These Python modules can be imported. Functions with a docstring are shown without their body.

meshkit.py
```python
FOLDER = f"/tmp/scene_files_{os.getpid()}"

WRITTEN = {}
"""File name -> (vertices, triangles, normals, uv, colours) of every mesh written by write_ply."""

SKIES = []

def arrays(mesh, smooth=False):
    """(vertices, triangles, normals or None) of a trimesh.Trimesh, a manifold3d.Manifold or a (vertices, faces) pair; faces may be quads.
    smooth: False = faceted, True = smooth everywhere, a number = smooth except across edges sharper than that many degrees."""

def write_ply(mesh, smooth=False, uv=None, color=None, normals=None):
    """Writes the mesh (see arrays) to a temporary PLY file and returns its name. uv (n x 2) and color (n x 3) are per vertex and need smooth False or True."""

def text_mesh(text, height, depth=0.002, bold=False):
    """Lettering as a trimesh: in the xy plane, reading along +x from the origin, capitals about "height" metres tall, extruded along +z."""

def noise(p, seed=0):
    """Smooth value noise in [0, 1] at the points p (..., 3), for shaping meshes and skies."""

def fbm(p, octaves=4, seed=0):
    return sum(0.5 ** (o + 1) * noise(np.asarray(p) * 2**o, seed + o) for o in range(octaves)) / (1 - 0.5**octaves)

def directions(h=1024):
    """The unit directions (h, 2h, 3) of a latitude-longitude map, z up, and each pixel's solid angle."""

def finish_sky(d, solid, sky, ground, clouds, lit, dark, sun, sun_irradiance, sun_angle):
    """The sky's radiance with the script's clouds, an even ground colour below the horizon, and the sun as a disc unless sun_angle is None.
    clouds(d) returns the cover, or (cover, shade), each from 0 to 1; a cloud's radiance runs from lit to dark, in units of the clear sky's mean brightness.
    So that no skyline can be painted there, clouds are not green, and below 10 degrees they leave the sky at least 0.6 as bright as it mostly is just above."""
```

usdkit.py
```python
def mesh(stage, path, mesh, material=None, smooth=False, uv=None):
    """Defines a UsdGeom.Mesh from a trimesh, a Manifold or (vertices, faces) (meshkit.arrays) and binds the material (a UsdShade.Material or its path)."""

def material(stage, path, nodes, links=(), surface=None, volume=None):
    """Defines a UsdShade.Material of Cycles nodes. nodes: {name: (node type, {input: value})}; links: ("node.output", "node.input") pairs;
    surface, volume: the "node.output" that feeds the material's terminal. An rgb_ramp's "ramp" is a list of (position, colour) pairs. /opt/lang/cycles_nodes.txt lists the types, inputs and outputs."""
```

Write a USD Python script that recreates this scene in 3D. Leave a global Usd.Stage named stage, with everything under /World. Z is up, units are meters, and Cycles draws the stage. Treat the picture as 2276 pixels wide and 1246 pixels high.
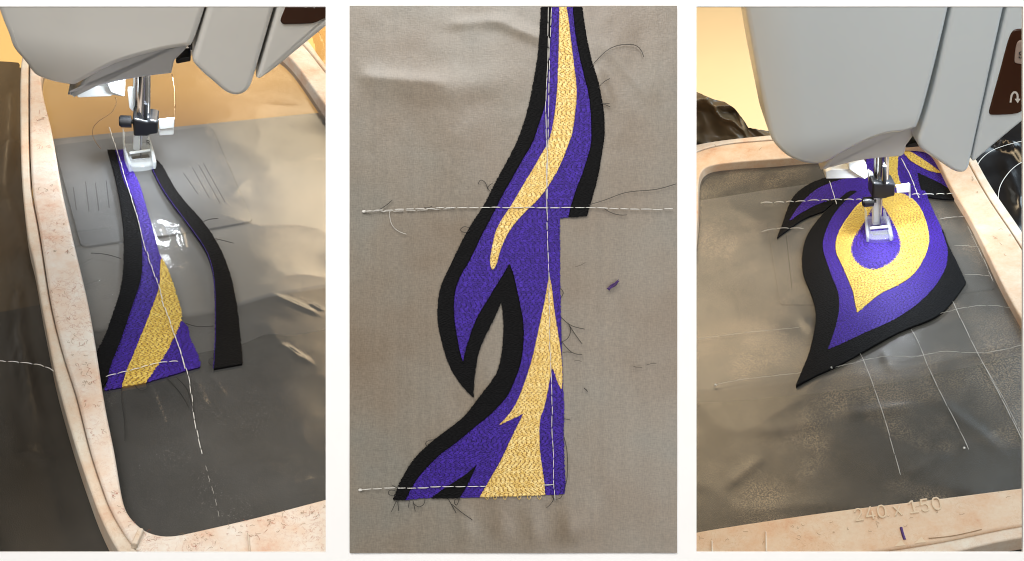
import math, numpy as np, trimesh, shapely, usdkit, meshkit
from shapely.geometry import Polygon, LineString, MultiPolygon
from scipy.interpolate import CubicSpline
from pxr import Usd, UsdGeom, UsdLux, Gf, Sdf, UsdShade

stage = Usd.Stage.CreateInMemory()
UsdGeom.SetStageUpAxis(stage, UsdGeom.Tokens.z)
UsdGeom.SetStageMetersPerUnit(stage, 1.0)
UsdGeom.Xform.Define(stage, '/World')
UsdGeom.Scope.Define(stage, '/World/Looks')

# ------------------------------------------------------------------ camera
F = 2000.0                                  # focal length in photo pixels
CX, CY = 1138.0, 623.0
PITCH = math.atan2(0.619, 0.785)
EYE = np.array([0.0, 0.0, 0.75])
R_ = np.array([1.0, 0, 0])
U_ = np.array([0, math.sin(PITCH), math.cos(PITCH)])
B_ = -np.array([0, math.cos(PITCH), -math.sin(PITCH)])      # backwards
CAM = np.stack([R_, U_, B_], 1)             # camera axes as columns
cam = UsdGeom.Camera.Define(stage, '/World/camera')
m4 = np.eye(4); m4[:3, :3] = CAM.T; m4[3, :3] = EYE
cam.AddTransformOp().Set(Gf.Matrix4d(m4.tolist()))
cam.CreateHorizontalApertureAttr(36.0)
cam.CreateVerticalApertureAttr(36.0 * 1246 / 2276)
cam.CreateFocalLengthAttr(36.0 * F / 2276)
cam.CreateClippingRangeAttr(Gf.Vec2f(0.02, 50))
cam.CreateExposureAttr(0.0)

def w2(p):
    """camera coordinates to world"""
    return np.asarray(p, float) @ CAM.T + EYE

# ------------------------------------------------------------------ lamps
def rect_light(name, pos, target, w, h, power, color):
    l = UsdLux.RectLight.Define(stage, '/World/' + name)
    l.CreateWidthAttr(w); l.CreateHeightAttr(h); l.CreateIntensityAttr(power)
    l.CreateColorAttr(Gf.Vec3f(*color))
    z = np.asarray(pos, float) - np.asarray(target, float); z /= np.linalg.norm(z)
    x = np.cross([0.01, 0.02, 1.0], z); x /= np.linalg.norm(x); y = np.cross(z, x)
    m = np.eye(4); m[0, :3] = x; m[1, :3] = y; m[2, :3] = z; m[3, :3] = pos
    l.AddTransformOp().Set(Gf.Matrix4d(m.tolist()))
    return l

DB = 0.29                                   # camera to the added white border board
bc = w2([0, 0, -DB])
rect_light('added_front_fill', w2([-0.15, 0.75, 0.75]), bc, 1.1, 0.7, 7.6, (1.0, 0.975, 0.94))  # added fill, overexposes the board to plain white
rect_light('added_side_fill', w2([0.45, -0.25, 0.9]), bc, 0.9, 0.9, 2.6, (1.0, 0.97, 0.93))  # second added fill from the side, no such source known

# ------------------------------------------------------------------ stations
def ray(p):
    p = np.asarray(p, float)
    return np.stack([(p[..., 0] - CX) / F, -(p[..., 1] - CY) / F, -np.ones(p.shape[:-1])], -1)

class Station:
    """A level working plane (axes u, v, h) seen by the camera; all points are in metres from its needle."""
    def __init__(s, n, dist, needle, yaw):
        n = np.asarray(n, float); n /= np.linalg.norm(n)
        x = np.array([1.0, 0, 0]); x -= n * (x @ n); x /= np.linalg.norm(x); y = np.cross(n, x)
        c, q = math.cos(yaw), math.sin(yaw)
        s.A = np.stack([x * c + y * q, -x * q + y * c, n], 1)      # camera-space columns
        r = ray(needle); s.o = r * (-dist / (r @ n))
        s.eye = (-s.o) @ s.A
        s.M = CAM @ s.A; s.O = w2(s.o)
    def cut(s, px, p0, nrm):
        d = ray(px) @ s.A; nrm = np.asarray(nrm, float)
        t = ((np.asarray(p0, float) - s.eye) @ nrm) / (d @ nrm)
        return s.eye + d * np.asarray(t)[..., None]
    def flat(s, px, h=0.0):
        return s.cut(px, [0, 0, h], [0, 0, 1])
    def front(s, px, v=0.0):
        return s.cut(px, [0, v, 0], [0, 1, 0])
    def world(s, p):
        return np.asarray(p, float) @ s.M.T + s.O
    def mppx(s, p):
        """metres per photo pixel at a local point"""
        return abs(((np.asarray(p) - s.eye) @ s.A.T)[2]) / F if False else abs((s.A @ (np.asarray(p) - s.eye))[2]) / F

kz = 0.6
LS = Station([0.412 * kz, math.sqrt(1 - kz**2 - (0.412 * kz)**2), kz], 0.30, (314, 352), math.radians(15))
RS = Station([-0.4135 * kz, math.sqrt(1 - kz**2 - (0.4135 * kz)**2), kz], 0.44, (1956, 505), math.radians(-3))
class Board:                                # the added border board: x right, y up, z towards the camera
    M = CAM; O = w2([0, 0, -DB]); eye = np.array([0, 0, DB])
    def flat(s, px, h=0.0):
        r = ray(px); p = r * (DB - h); p[..., 2] = h
        return p
    def world(s, p): return np.asarray(p, float) @ CAM.T + s.O
    def mppx(s, p=None): return DB / F
BD = Board()

def station_lamps(st, tag_, led, aim, led_power, warm_pos, warm_aim, warm_power, warm_col, fill_pos, fill_aim, fill_power, fill_col):
    # the machine's own sewing light, under its head, the warm room light, and an added unseen fill
    rect_light('sewing_light_' + tag_, st.world(led), st.world(aim), .016, .010, led_power, (.86, .93, 1.0))
    rect_light('warm_lamp_' + tag_, st.world(warm_pos), st.world(warm_aim), .35, .25, warm_power, warm_col)
    rect_light('added_fill_' + tag_, st.world(fill_pos), st.world(fill_aim), .4, .4, fill_power, fill_col)  # this fill lamp is added, no such source is known
station_lamps(LS, 'one', LS.front(np.array([350., 172.]), -.006), (0.0, .005, 0), 190, (.28, .40, .42), (.08, .30, -.05), 8.5, (1.0, .72, .42), (-.15, -.30, .55), (0, 0, .05), 1.0, (1.0, .92, .82))
station_lamps(RS, 'two', RS.front(np.array([1985., 352.]), -.008), (0.0, -.03, 0), 230, (-.20, .55, .55), (-.22, .40, -.05), 8.0, (1.0, .80, .52), (.40, .10, .26), (.14, .0, .0), 8.0, (.72, .88, 1.0))

# ------------------------------------------------------------------ scene helpers
NAMES = {}
def numbered(path):
    k = NAMES.get(path, 0); NAMES[path] = k + 1
    return path if k == 0 else f'{path}_{k:03d}'
def tag(p, label=None, cat=None, kind=None, group=None):
    p = p.GetPrim() if hasattr(p, 'GetPrim') else p
    for k, v in (('label', label), ('category', cat), ('kind', kind), ('group', group)):
        if v: p.SetCustomDataByKey(k, v)
    return p
BASE = {}
def thing(name, st, base, label=None, cat=None, kind=None, group=None):
    path = numbered('/World/' + name)
    x = UsdGeom.Xform.Define(stage, path)
    m = np.eye(4); m[:3, :3] = st.M.T; m[3, :3] = st.world(base)
    x.AddTransformOp().Set(Gf.Matrix4d(m.tolist()))
    BASE[path] = np.asarray(base, float)
    tag(x, label, cat, kind, group)
    return path
def part(name, parent, mesh, mat, smooth=False, kind=None, label=None):
    path = numbered(parent + '/' + name)
    top = '/'.join(parent.split('/')[:3])
    v, f = (mesh.vertices, mesh.faces) if hasattr(mesh, 'vertices') else mesh
    mm = trimesh.Trimesh(np.asarray(v) - BASE[top], f, process=False)
    usdkit.mesh(stage, path, mm, mat, smooth=smooth)
    tag(stage.GetPrimAtPath(path), label, None, kind)
    return path
def single(name, st, mesh, mat, label, cat, kind=None, smooth=False, group=None):
    """a thing of one mesh"""
    v, f = (mesh.vertices, mesh.faces) if hasattr(mesh, 'vertices') else mesh
    v = np.asarray(v, float); b = np.array([v[:, 0].mean(), v[:, 1].mean(), v[:, 2].min()])
    path = numbered('/World/' + name)
    g = usdkit.mesh(stage, path, trimesh.Trimesh(v - b, f, process=False), mat, smooth=smooth)
    m = np.eye(4); m[:3, :3] = st.M.T; m[3, :3] = st.world(b)
    UsdGeom.Xformable(g).AddTransformOp().Set(Gf.Matrix4d(m.tolist()))
    tag(g, label, cat, kind, group)
    return path
def cat_mesh(ms):
    ms = [m if hasattr(m, 'vertices') else trimesh.Trimesh(*m, process=False) for m in ms]
    return trimesh.util.concatenate(ms)

# ------------------------------------------------------------------ shapes
def spline(pts, n=8, closed=False):
    p = np.asarray(pts, float)
    if len(p) < 3 and not closed:
        return np.linspace(p[0], p[-1], n + 1)
    if closed: p = np.vstack([p, p[:1]])
    t = np.r_[0, np.cumsum(np.sqrt(np.linalg.norm(np.diff(p, axis=0), axis=1)))]
    cs = CubicSpline(t, p, bc_type='periodic' if closed else 'natural')
    tt = np.concatenate([np.linspace(t[i], t[i + 1], n, endpoint=False) for i in range(len(t) - 1)] + ([] if closed else [[t[-1]]]))
    return cs(tt)
def edges(*runs, n=5):
    """an outline from smooth runs that meet in sharp corners"""
    return np.vstack([spline(r, n)[:-1] if len(r) > 1 else np.asarray(r, float) for r in runs])
def tube(pts, r, k=5, up=(0, 0, 1)):
    p = np.asarray(pts, float); n = len(p)
    r = np.broadcast_to(np.asarray(r, float), (n,))
    t = np.gradient(p, axis=0); t /= np.linalg.norm(t, axis=1, keepdims=True) + 1e-12
    a = np.cross(t, np.asarray(up, float)); l = np.linalg.norm(a, axis=1, keepdims=True)
    a = np.where(l > 1e-4, a / np.maximum(l, 1e-9), [1.0, 0, 0]); b = np.cross(t, a)
    ang = np.arange(k) * 2 * np.pi / k
    v = (p[:, None] + r[:, None, None] * (np.cos(ang)[None, :, None] * a[:, None] + np.sin(ang)[None, :, None] * b[:, None])).reshape(-1, 3)
    f = []
    for i in range(n - 1):
        for j in range(k):
            q = [i * k + j, i * k + (j + 1) % k, (i + 1) * k + (j + 1) % k, (i + 1) * k + j]
            f += [[q[0], q[1], q[2]], [q[0], q[2], q[3]]]
    for j in range(1, k - 1):
        f += [[0, j + 1, j], [(n - 1) * k, (n - 1) * k + j, (n - 1) * k + j + 1]]
    return trimesh.Trimesh(v, np.array(f), process=False)
def cyl(a, b, r, k=24, r2=None):
    a, b = np.asarray(a, float), np.asarray(b, float)
    return tube(np.array([a, b]), [r, r if r2 is None else r2], k, up=(0.3, 0.7, 0.2) if abs((b - a)[2]) > 0.7 * np.linalg.norm(b - a) else (0, 0, 1))
def box(lo, hi):
    lo, hi = np.minimum(lo, hi), np.maximum(lo, hi)
    return trimesh.creation.box(bounds=[lo, hi])
def rbox(lo, hi, r, n=5):
    """box with rounded edges"""
    import manifold3d as m3
    lo, hi = np.minimum(lo, hi).astype(float), np.maximum(lo, hi).astype(float)
    r = min(r, 0.49 * (hi - lo).min())
    s = m3.Manifold.sphere(r, 4 * n)
    parts = [s.translate([x, y, z]) for x in (lo[0] + r, hi[0] - r) for y in (lo[1] + r, hi[1] - r) for z in (lo[2] + r, hi[2] - r)]
    m = m3.Manifold.batch_hull(parts).to_mesh()
    return trimesh.Trimesh(m.vert_properties[:, :3], m.tri_verts, process=False)
def rounded(pg, r):
    return pg.buffer(-r).buffer(2 * r).buffer(-r)
def resample(ring, step):
    c = np.asarray(ring)[:, :2]
    if np.allclose(c[0], c[-1]): c = c[:-1]
    c = np.vstack([c, c[:1]]); d = np.r_[0, np.cumsum(np.linalg.norm(np.diff(c, axis=0), axis=1))]
    n = max(8, int(d[-1] / step)); t = np.linspace(0, d[-1], n, endpoint=False)
    return np.stack([np.interp(t, d, c[:, 0]), np.interp(t, d, c[:, 1])], 1)
def prism(outer, z0, z1, bevel=0.001, holes=(), step=None, corner=None, bulge=None, cell=None, back=True):
    """Polygon (2-D) made solid from z0 to z1 with a rounded rim at z1."""
    pg = Polygon(outer, holes)
    if not pg.is_valid: pg = pg.buffer(0)
    if corner and not pg.buffer(-1.05 * corner).is_empty: pg = rounded(pg, corner)
    if isinstance(pg, MultiPolygon): pg = max(pg.geoms, key=lambda g: g.area)
    step = step or max(bevel * 1.2, 0.0012)
    rings = [resample(pg.exterior.coords, step)] + [resample(h.coords, step) for h in pg.interiors]
    sgn = 1 if z1 > z0 else -1
    V, Fc, caps, tops = [], [], [], []
    off = 0
    for ri, c in enumerate(rings):
        area = 0.5 * np.sum(c[:, 0] * np.roll(c[:, 1], -1) - np.roll(c[:, 0], -1) * c[:, 1])
        if (area > 0) != (ri == 0): c = c[::-1]
        t = np.roll(c, -1, 0) - np.roll(c, 1, 0); t /= np.linalg.norm(t, axis=1, keepdims=True) + 1e-12
        nin = np.stack([-t[:, 1], t[:, 0]], 1)
        lay = [(0.0, z0)] + [(bevel * (1 - math.cos(a)), z1 - sgn * bevel * (1 - math.sin(a))) for a in np.linspace(0, math.pi / 2, 5)]
        n = len(c)
        for k, (ins, z) in enumerate(lay):
            V.append(np.column_stack([c + nin * ins, np.full(n, z)]))
        i = np.arange(n); j = (i + 1) % n
        for k in range(len(lay) - 1):
            a, b = off + k * n, off + (k + 1) * n
            Fc.append(np.column_stack([a + i, a + j, b + j])); Fc.append(np.column_stack([a + i, b + j, b + i]))
        tops.append((c + nin * bevel, off + (len(lay) - 1) * n)); caps.append((c, off))
        off += n * len(lay)
    def fill(rs, flip):
        pp = Polygon(rs[0][0], [r[0] for r in rs[1:]])
        import mapbox_earcut as me
        vv = np.vstack([r[0] for r in rs]); ends = np.cumsum([len(r[0]) for r in rs]).astype(np.uint32)
        tri = me.triangulate_float64(vv, ends).reshape(-1, 3)
        ids = np.concatenate([r[1] + np.arange(len(r[0])) for r in rs])
        t = ids[tri]
        p = vv[tri]; ar = (p[:, 1, 0] - p[:, 0, 0]) * (p[:, 2, 1] - p[:, 0, 1]) - (p[:, 1, 1] - p[:, 0, 1]) * (p[:, 2, 0] - p[:, 0, 0])
        t[(ar < 0) != flip] = t[(ar < 0) != flip][:, ::-1]
        return t
    top = fill(tops, False)
    V = np.vstack(V)
    if cell:
        nv, nf = trimesh.remesh.subdivide_to_size(V, top, cell, max_iter=9)
        base = len(V); V = np.vstack([V, nv]); top = nf + base
    Fc.append(top)
    if back: Fc.append(fill(caps, True))
    f = np.vstack(Fc)
    if sgn < 0: f = f[:, ::-1]
    if bulge is not None: V = bulge(V)
    m = trimesh.Trimesh(V, f, process=False); m.merge_vertices()
    return m

def stitch_mesh(a, b, h, w, hh, rng, seg=(0, .12, .35, .65, .88, 1), prof=(.1, .75, 1, 1, .75, .1)):
    """Many stitches at once: a, b (n x 2) ends, base height h, width w, crown height hh."""
    n = len(a)
    if n == 0: return trimesh.Trimesh()
    d = b - a; L = np.linalg.norm(d, axis=1, keepdims=True) + 1e-9; d = d / L; q = np.stack([-d[:, 1], d[:, 0]], 1)
    seg = np.asarray(seg); prof = np.asarray(prof); S = len(seg)
    cs = np.array([[-.5, 0], [-.28, .8], [.28, .8], [.5, 0]])
    K = len(cs)
    jit = rng.normal(0, 0.08, (n, 1)) * w; hv = hh * rng.uniform(0.75, 1.2, (n, 1))
    V = np.zeros((n, S, K, 3))
    for i in range(S):
        ctr = a + d * L * seg[i] + q * jit * math.sin(math.pi * seg[i])
        for k in range(K):
            wd = w * cs[k, 0] * (0.6 + 0.4 * prof[i])
            V[:, i, k, :2] = ctr + q * wd
            V[:, i, k, 2] = h + (hv[:, 0] * cs[k, 1] * prof[i])
    f = []
    for i in range(S - 1):
        for k in range(K - 1):
            p0, p1, p2, p3 = i * K + k, i * K + k + 1, (i + 1) * K + k + 1, (i + 1) * K + k
            f += [[p0, p2, p1], [p0, p3, p2]]
    f = np.array(f)
    Fa = (f[None] + (np.arange(n) * S * K)[:, None, None]).reshape(-1, 3)
    return trimesh.Trimesh(V.reshape(-1, 3), Fa, process=False)
def fill_stitches(poly, ang, pitch, length, h, rng, wob=0.0, gap=0.06, width=1.35, crown=0.3, ragged=0.0):
    c, s = math.cos(ang), math.sin(ang)
    R2 = np.array([[c, s], [-s, c]])
    pr = shapely.transform(poly, lambda x: x @ R2.T)
    x0, y0, x1, y1 = pr.bounds
    A, Bn = [], []
    for k, y in enumerate(np.arange(y0 + pitch * .5, y1, pitch)):
        yy = y + rng.normal(0, pitch * 0.08)
        inter = pr.intersection(LineString([(x0 - 1, yy), (x1 + 1, yy)]))
        for g in getattr(inter, 'geoms', [inter]):
            if g.is_empty or g.geom_type != 'LineString': continue
            xa, xb = g.coords[0][0], g.coords[-1][0]
            xa, xb = min(xa, xb) - rng.uniform(-.2, 1) * ragged, max(xa, xb) + rng.uniform(-.2, 1) * ragged
            x = xa - length * rng.uniform()
            while x < xb:
                e = x + length * rng.uniform(.9, 1.1)
                s0, s1 = max(x, xa), min(e, xb)
                if s1 - s0 > pitch * .7:
                    g_ = gap * length * .5
                    dy = rng.normal(0, pitch * wob, 2)
                    A.append((s0 + (g_ if s0 > xa else 0), yy + dy[0])); Bn.append((s1 - (g_ if s1 < xb else 0), yy + dy[1]))
                x = e
    if not A: return None
    A, Bn = np.array(A) @ R2, np.array(Bn) @ R2
    return stitch_mesh(A, Bn, h, pitch * width, pitch * crown, rng)
def run_stitches(path2, L, w, h, rng, gap=.12, crown=.5, jit=.1):
    p = np.asarray(path2)[:, :2]; d = np.r_[0, np.cumsum(np.linalg.norm(np.diff(p, axis=0), axis=1))]
    t = np.arange(0, d[-1], L); a, b = [], []
    for x in t:
        s0, s1 = x + L * gap * .5, min(x + L * (1 - gap * .5), d[-1])
        if s1 - s0 < L * .3: continue
        a.append([np.interp(s0, d, p[:, 0]), np.interp(s0, d, p[:, 1])]); b.append([np.interp(s1, d, p[:, 0]), np.interp(s1, d, p[:, 1])])
    a, b = np.array(a), np.array(b)
    a += rng.normal(0, w * jit, a.shape); b += rng.normal(0, w * jit, b.shape)
    return stitch_mesh(a, b, h, w, w * crown, rng)

# ------------------------------------------------------------------ materials
def look(name, nodes, links, surface='p.BSDF', volume=None):
    return usdkit.material(stage, '/World/Looks/' + name, nodes, links, surface=surface, volume=volume)
def plain(name, col, rough=.5, metallic=0., var=.06, scale=60., bump=0.0, bscale=900., spec=.5, **kw):
    """one colour with faint uneven tone and fine relief"""
    c = np.array(col)
    n = {'t': ('texture_coordinate', {}), 'n': ('noise_texture', {'scale': scale, 'detail': 5.0, 'roughness': .6}),
         'r': ('rgb_ramp', {'ramp': [(.3, c * (1 - var)), (.7, np.minimum(c * (1 + var), 1))]}),
         'p': ('principled_bsdf', {'roughness': rough, 'metallic': metallic, 'specular_ior_level': spec, **kw})}
    l = [('t.object', 'n.vector'), ('n.fac', 'r.fac'), ('r.color', 'p.base_color')]
    if bump:
        n['n2'] = ('noise_texture', {'scale': bscale, 'detail': 3.0}); n['b'] = ('bump', {'strength': bump, 'distance': 0.0004})
        l += [('t.object', 'n2.vector'), ('n2.fac', 'b.height'), ('b.normal', 'p.normal')]
    return look(name, n, l)
def thread(name, dark, light, rough=.42, metallic=0., sheen=.0, spec=.5):
    """embroidery thread: each stitch its own tone"""
    return look(name, {
        'g': ('geometry', {}), 't': ('texture_coordinate', {}),
        'n': ('noise_texture', {'scale': 1000.0, 'detail': 2.0}), 'nr': ('map_range', {'from_min': .32, 'from_max': .68}),
        'm': ('mix_float', {'fac': .4}),
        'r': ('rgb_ramp', {'ramp': [(.1, dark), (.9, light)]}),
        'p': ('principled_bsdf', {'roughness': rough, 'metallic': metallic, 'sheen_weight': sheen, 'specular_ior_level': spec})},
        [('g.random_per_island', 'm.a'), ('t.object', 'n.vector'), ('n.fac', 'nr.value'), ('nr.result', 'm.b'), ('m.result', 'r.fac'), ('r.color', 'p.base_color')])
M = {}
M['board'] = plain('white_card', (.9, .9, .9), .6, var=.01)
M['black'] = thread('black_thread', (.0016, .0016, .002), (.0055, .0055, .0065), .55, spec=.10)
M['blackbase'] = plain('black_thread_base', (.004, .004, .0045), .8, spec=.1)
M['purple'] = thread('purple_thread', (.028, .008, .18), (.088, .030, .56), .4, metallic=.25, spec=.25)
M['purplebase'] = plain('purple_thread_base', (.014, .006, .06), .7, spec=.2)
M['gold'] = thread('gold_thread', (.62, .41, .10), (1.0, .91, .49), .3, metallic=.25)
M['goldbase'] = plain('gold_thread_base', (.24, .14, .045), .7, spec=.2)
M['goldy'] = thread('yellow_gold_thread', (.52, .34, .04), (1.0, .88, .28), .36, metallic=.3)
M['white'] = thread('white_thread', (.62, .60, .56), (.9, .88, .84), .5)
M['grid'] = thread('grid_white_thread', (.42, .40, .36), (.60, .57, .52), .5)
M['tan'] = plain('tan_thread', (.30, .19, .10), .5)
M['dark_thread'] = plain('loose_black_thread', (.012, .011, .011), .5)
M['shell'] = plain('grey_machine_plastic', (.77, .77, .74), .34, var=.012, scale=9, bump=.05, bscale=2600, spec=.4)
M['shell_cool_tint'] = plain('cool_lit_machine_plastic', (.64, .70, .73), .34, var=.012, scale=9, bump=.05, bscale=2600, spec=.4)  # same grey plastic, with cool light put into its colour
M['shell_dark'] = plain('dark_machine_plastic', (.03, .03, .032), .5)
M['recess'] = plain('grey_recess_plastic', (.62, .64, .66), .3, var=.02, spec=.5)
M['brown'] = plain('brown_panel_plastic', (.045, .016, .008), .28, var=.04)
M['icon'] = plain('pale_icon_print', (.62, .58, .54), .5)
M['button'] = plain('taupe_button', (.33, .25, .21), .45)
M['chrome'] = plain('polished_steel', (.62, .62, .63), .12, metallic=1.0, var=.04)
M['steel'] = plain('brushed_steel', (.5, .5, .5), .3, metallic=1.0)
M['blackmetal'] = plain('black_clamp_metal', (.012, .013, .015), .35)
M['lever'] = plain('white_lever_plastic', (.82, .86, .86), .3, var=.02)
M['clear'] = look('clear_plastic', {'lw': ('layer_weight', {'blend': .35}), 'ramp': ('rgb_ramp', {'ramp': [(0, (.10, .10, .10)), (.5, (.26, .26, .26)), (1, (.9, .9, .9))]}), 'bw': ('rgb_to_bw', {}),
                                   'a': ('principled_bsdf', {'base_color': (.80, .83, .84), 'roughness': .08, 'specular_ior_level': .8}),
                                   'b': ('transparent_bsdf', {'color': (.95, .97, .98)}), 'm': ('mix_closure', {})},
                  [('lw.facing', 'ramp.fac'), ('ramp.color', 'bw.color'), ('bw.val', 'm.fac'), ('b.BSDF', 'm.closure1'), ('a.BSDF', 'm.closure2')], 'm.closure')
def film_look(name, col, clear=.45, tint=(.85, .84, .82), rough=.22, bump=.25, sheen_paint=False, glint_paint=.6):  # sparkle and sheen are painted into the colour as pale specks
    return look(name, {
        't': ('texture_coordinate', {}), 'n': ('noise_texture', {'scale': 26.0, 'detail': 4.0, 'roughness': .6}),
        'r': ('rgb_ramp', {'ramp': [(.3, np.array(col) * .8), (.7, np.array(col) * 1.2)]}),
        'f': ('noise_texture', {'scale': 2400.0, 'detail': 1.0}), 'b': ('bump', {'strength': bump, 'distance': .0003}),
        'fl': ('noise_texture', {'scale': 1150.0 if sheen_paint else 1900.0, 'detail': 2.0}), 'fr': ('rgb_ramp', {'ramp': [(.0, (0, 0, 0)), (.42, (.03, .03, .03)), (.62, (.9, .9, .9)), (1, (1, 1, 1))] if sheen_paint else [(.0, (0, 0, 0)), (.62, (0, 0, 0)), (.72, (glint_paint, glint_paint, glint_paint)), (1, (1, 1, 1))]}),
        'wn': ('noise_texture', {'scale': 17.0 if sheen_paint else 40.0, 'detail': 4.0}), 'wr': ('rgb_ramp', {'ramp': [(.47, (0, 0, 0)), (.62, (1, 1, 1))]}),
        'mm': ('mix', {'mix_type': 'multiply', 'fac': 1.0}), 'mx': ('mix', {'mix_type': 'mix', 'color2': (.30, .235, .165) if sheen_paint else (.5, .48, .44)}), 'sep': ('rgb_to_bw', {}),
        'p': ('principled_bsdf', {'roughness': rough, 'specular_ior_level': .6}),
        'tr': ('transparent_bsdf', {'color': tint}), 'm': ('mix_closure', {'fac': clear})},
        [('t.object', 'n.vector'), ('t.object', 'f.vector'), ('t.object', 'fl.vector'), ('t.object', 'wn.vector'), ('n.fac', 'r.fac'), ('f.fac', 'b.height'), ('b.normal', 'p.normal'),
         ('fl.fac', 'fr.fac'), ('wn.fac', 'wr.fac'), ('fr.color', 'mm.color1'), ('wr.color', 'mm.color2'), ('mm.color', 'sep.color'), ('sep.val', 'mx.fac'),
         ('r.color', 'mx.color1'), ('mx.color', 'p.base_color'), ('p.BSDF', 'm.closure1'), ('tr.BSDF', 'm.closure2')], 'm.closure')
M['film'] = film_look('grey_film', (.10, .098, .094), .5, (.95, .94, .92), .085, .14)
M['film_dark'] = film_look('grey_film_excess', (.05, .044, .036), .1, rough=.4, glint_paint=.08)
M['film_gold'] = film_look('film_gold_light_tint', (.20, .13, .06), .55, (.95, .88, .74), .12)  # gold light is put into the film colour
M['film_brown'] = plain('dark_brown_film', (.10, .07, .038), .42, var=.3, scale=40)
M['film_sheen_paint'] = film_look('grey_film_painted_sheen', (.078, .072, .062), .30, (.88, .87, .84), .24, .35, sheen_paint=True)  # brown sparkle sheen painted into the film colour
def hoop_look(name, col, stain, amount):
    return look(name, {
        't': ('texture_coordinate', {}), 'd': ('noise_texture', {'scale': 190.0, 'detail': 4.0, 'roughness': .65, 'distortion': 1.2}),
        'ab': ('math', {'math_type': 'subtract', 'value2': .5}), 'ab2': ('math', {'math_type': 'absolute'}),
        'ln': ('rgb_ramp', {'ramp': [(0, (1, 1, 1)), (.006, (.6, .6, .6)), (.018, (0, 0, 0)), (1, (0, 0, 0))]}),
        'mk': ('noise_texture', {'scale': 38.0, 'detail': 3.0}), 'mr': ('rgb_ramp', {'ramp': [(.40, (.1, .1, .1)), (.62, (amount, amount, amount))]}),
        'mu': ('mix', {'mix_type': 'multiply', 'fac': 1.0}), 'bw': ('rgb_to_bw', {}),
        'bl': ('noise_texture', {'scale': 55.0, 'detail': 6.0, 'roughness': .7}), 'br': ('rgb_ramp', {'ramp': [(.35, np.array(col)), (.6, np.array(col) * np.array([.94, .78, .68])), (.74, np.array(col) * np.array([.85, .52, .40]))]}),
        'mx': ('mix', {'mix_type': 'mix', 'color2': stain}), 'b': ('bump', {'strength': .35, 'distance': .0004}),
        'p': ('principled_bsdf', {'roughness': .5, 'specular_ior_level': .4})},
        [('t.object', 'd.vector'), ('t.object', 'mk.vector'), ('t.object', 'bl.vector'), ('d.fac', 'ab.value1'), ('ab.value', 'ab2.value1'), ('ab2.value', 'ln.fac'), ('mk.fac', 'mr.fac'), ('ln.color', 'mu.color1'), ('mr.color', 'mu.color2'),
         ('mu.color', 'bw.color'), ('bw.val', 'mx.fac'), ('bl.fac', 'br.fac'), ('br.color', 'mx.color1'), ('mx.color', 'p.base_color'), ('bl.fac', 'b.height'), ('b.normal', 'p.normal')])
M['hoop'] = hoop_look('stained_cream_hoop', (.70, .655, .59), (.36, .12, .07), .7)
M['hoop_warm_light'] = hoop_look('stained_hoop_warm_light_tint', (.63, .51, .38), (.40, .20, .10), .45)  # stains are real, the orange is warm light put into the colour
M['hoop_outer'] = hoop_look('cream_outer_hoop', (.66, .61, .52), (.36, .20, .09), .4)
M['bed'] = plain('grey_machine_bed', (.50, .50, .495), .4, var=.04)
M['plate'] = plain('needle_plate_metal', (.42, .435, .46), .32, metallic=.2, var=.04)
M['groove'] = plain('plate_groove', (.12, .12, .13), .6)
M['cream'] = plain('cream_table_gold_light_tint', (.86, .56, .22), .5, var=.03, scale=5)  # warm light put into the cream, turning it gold
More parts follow.
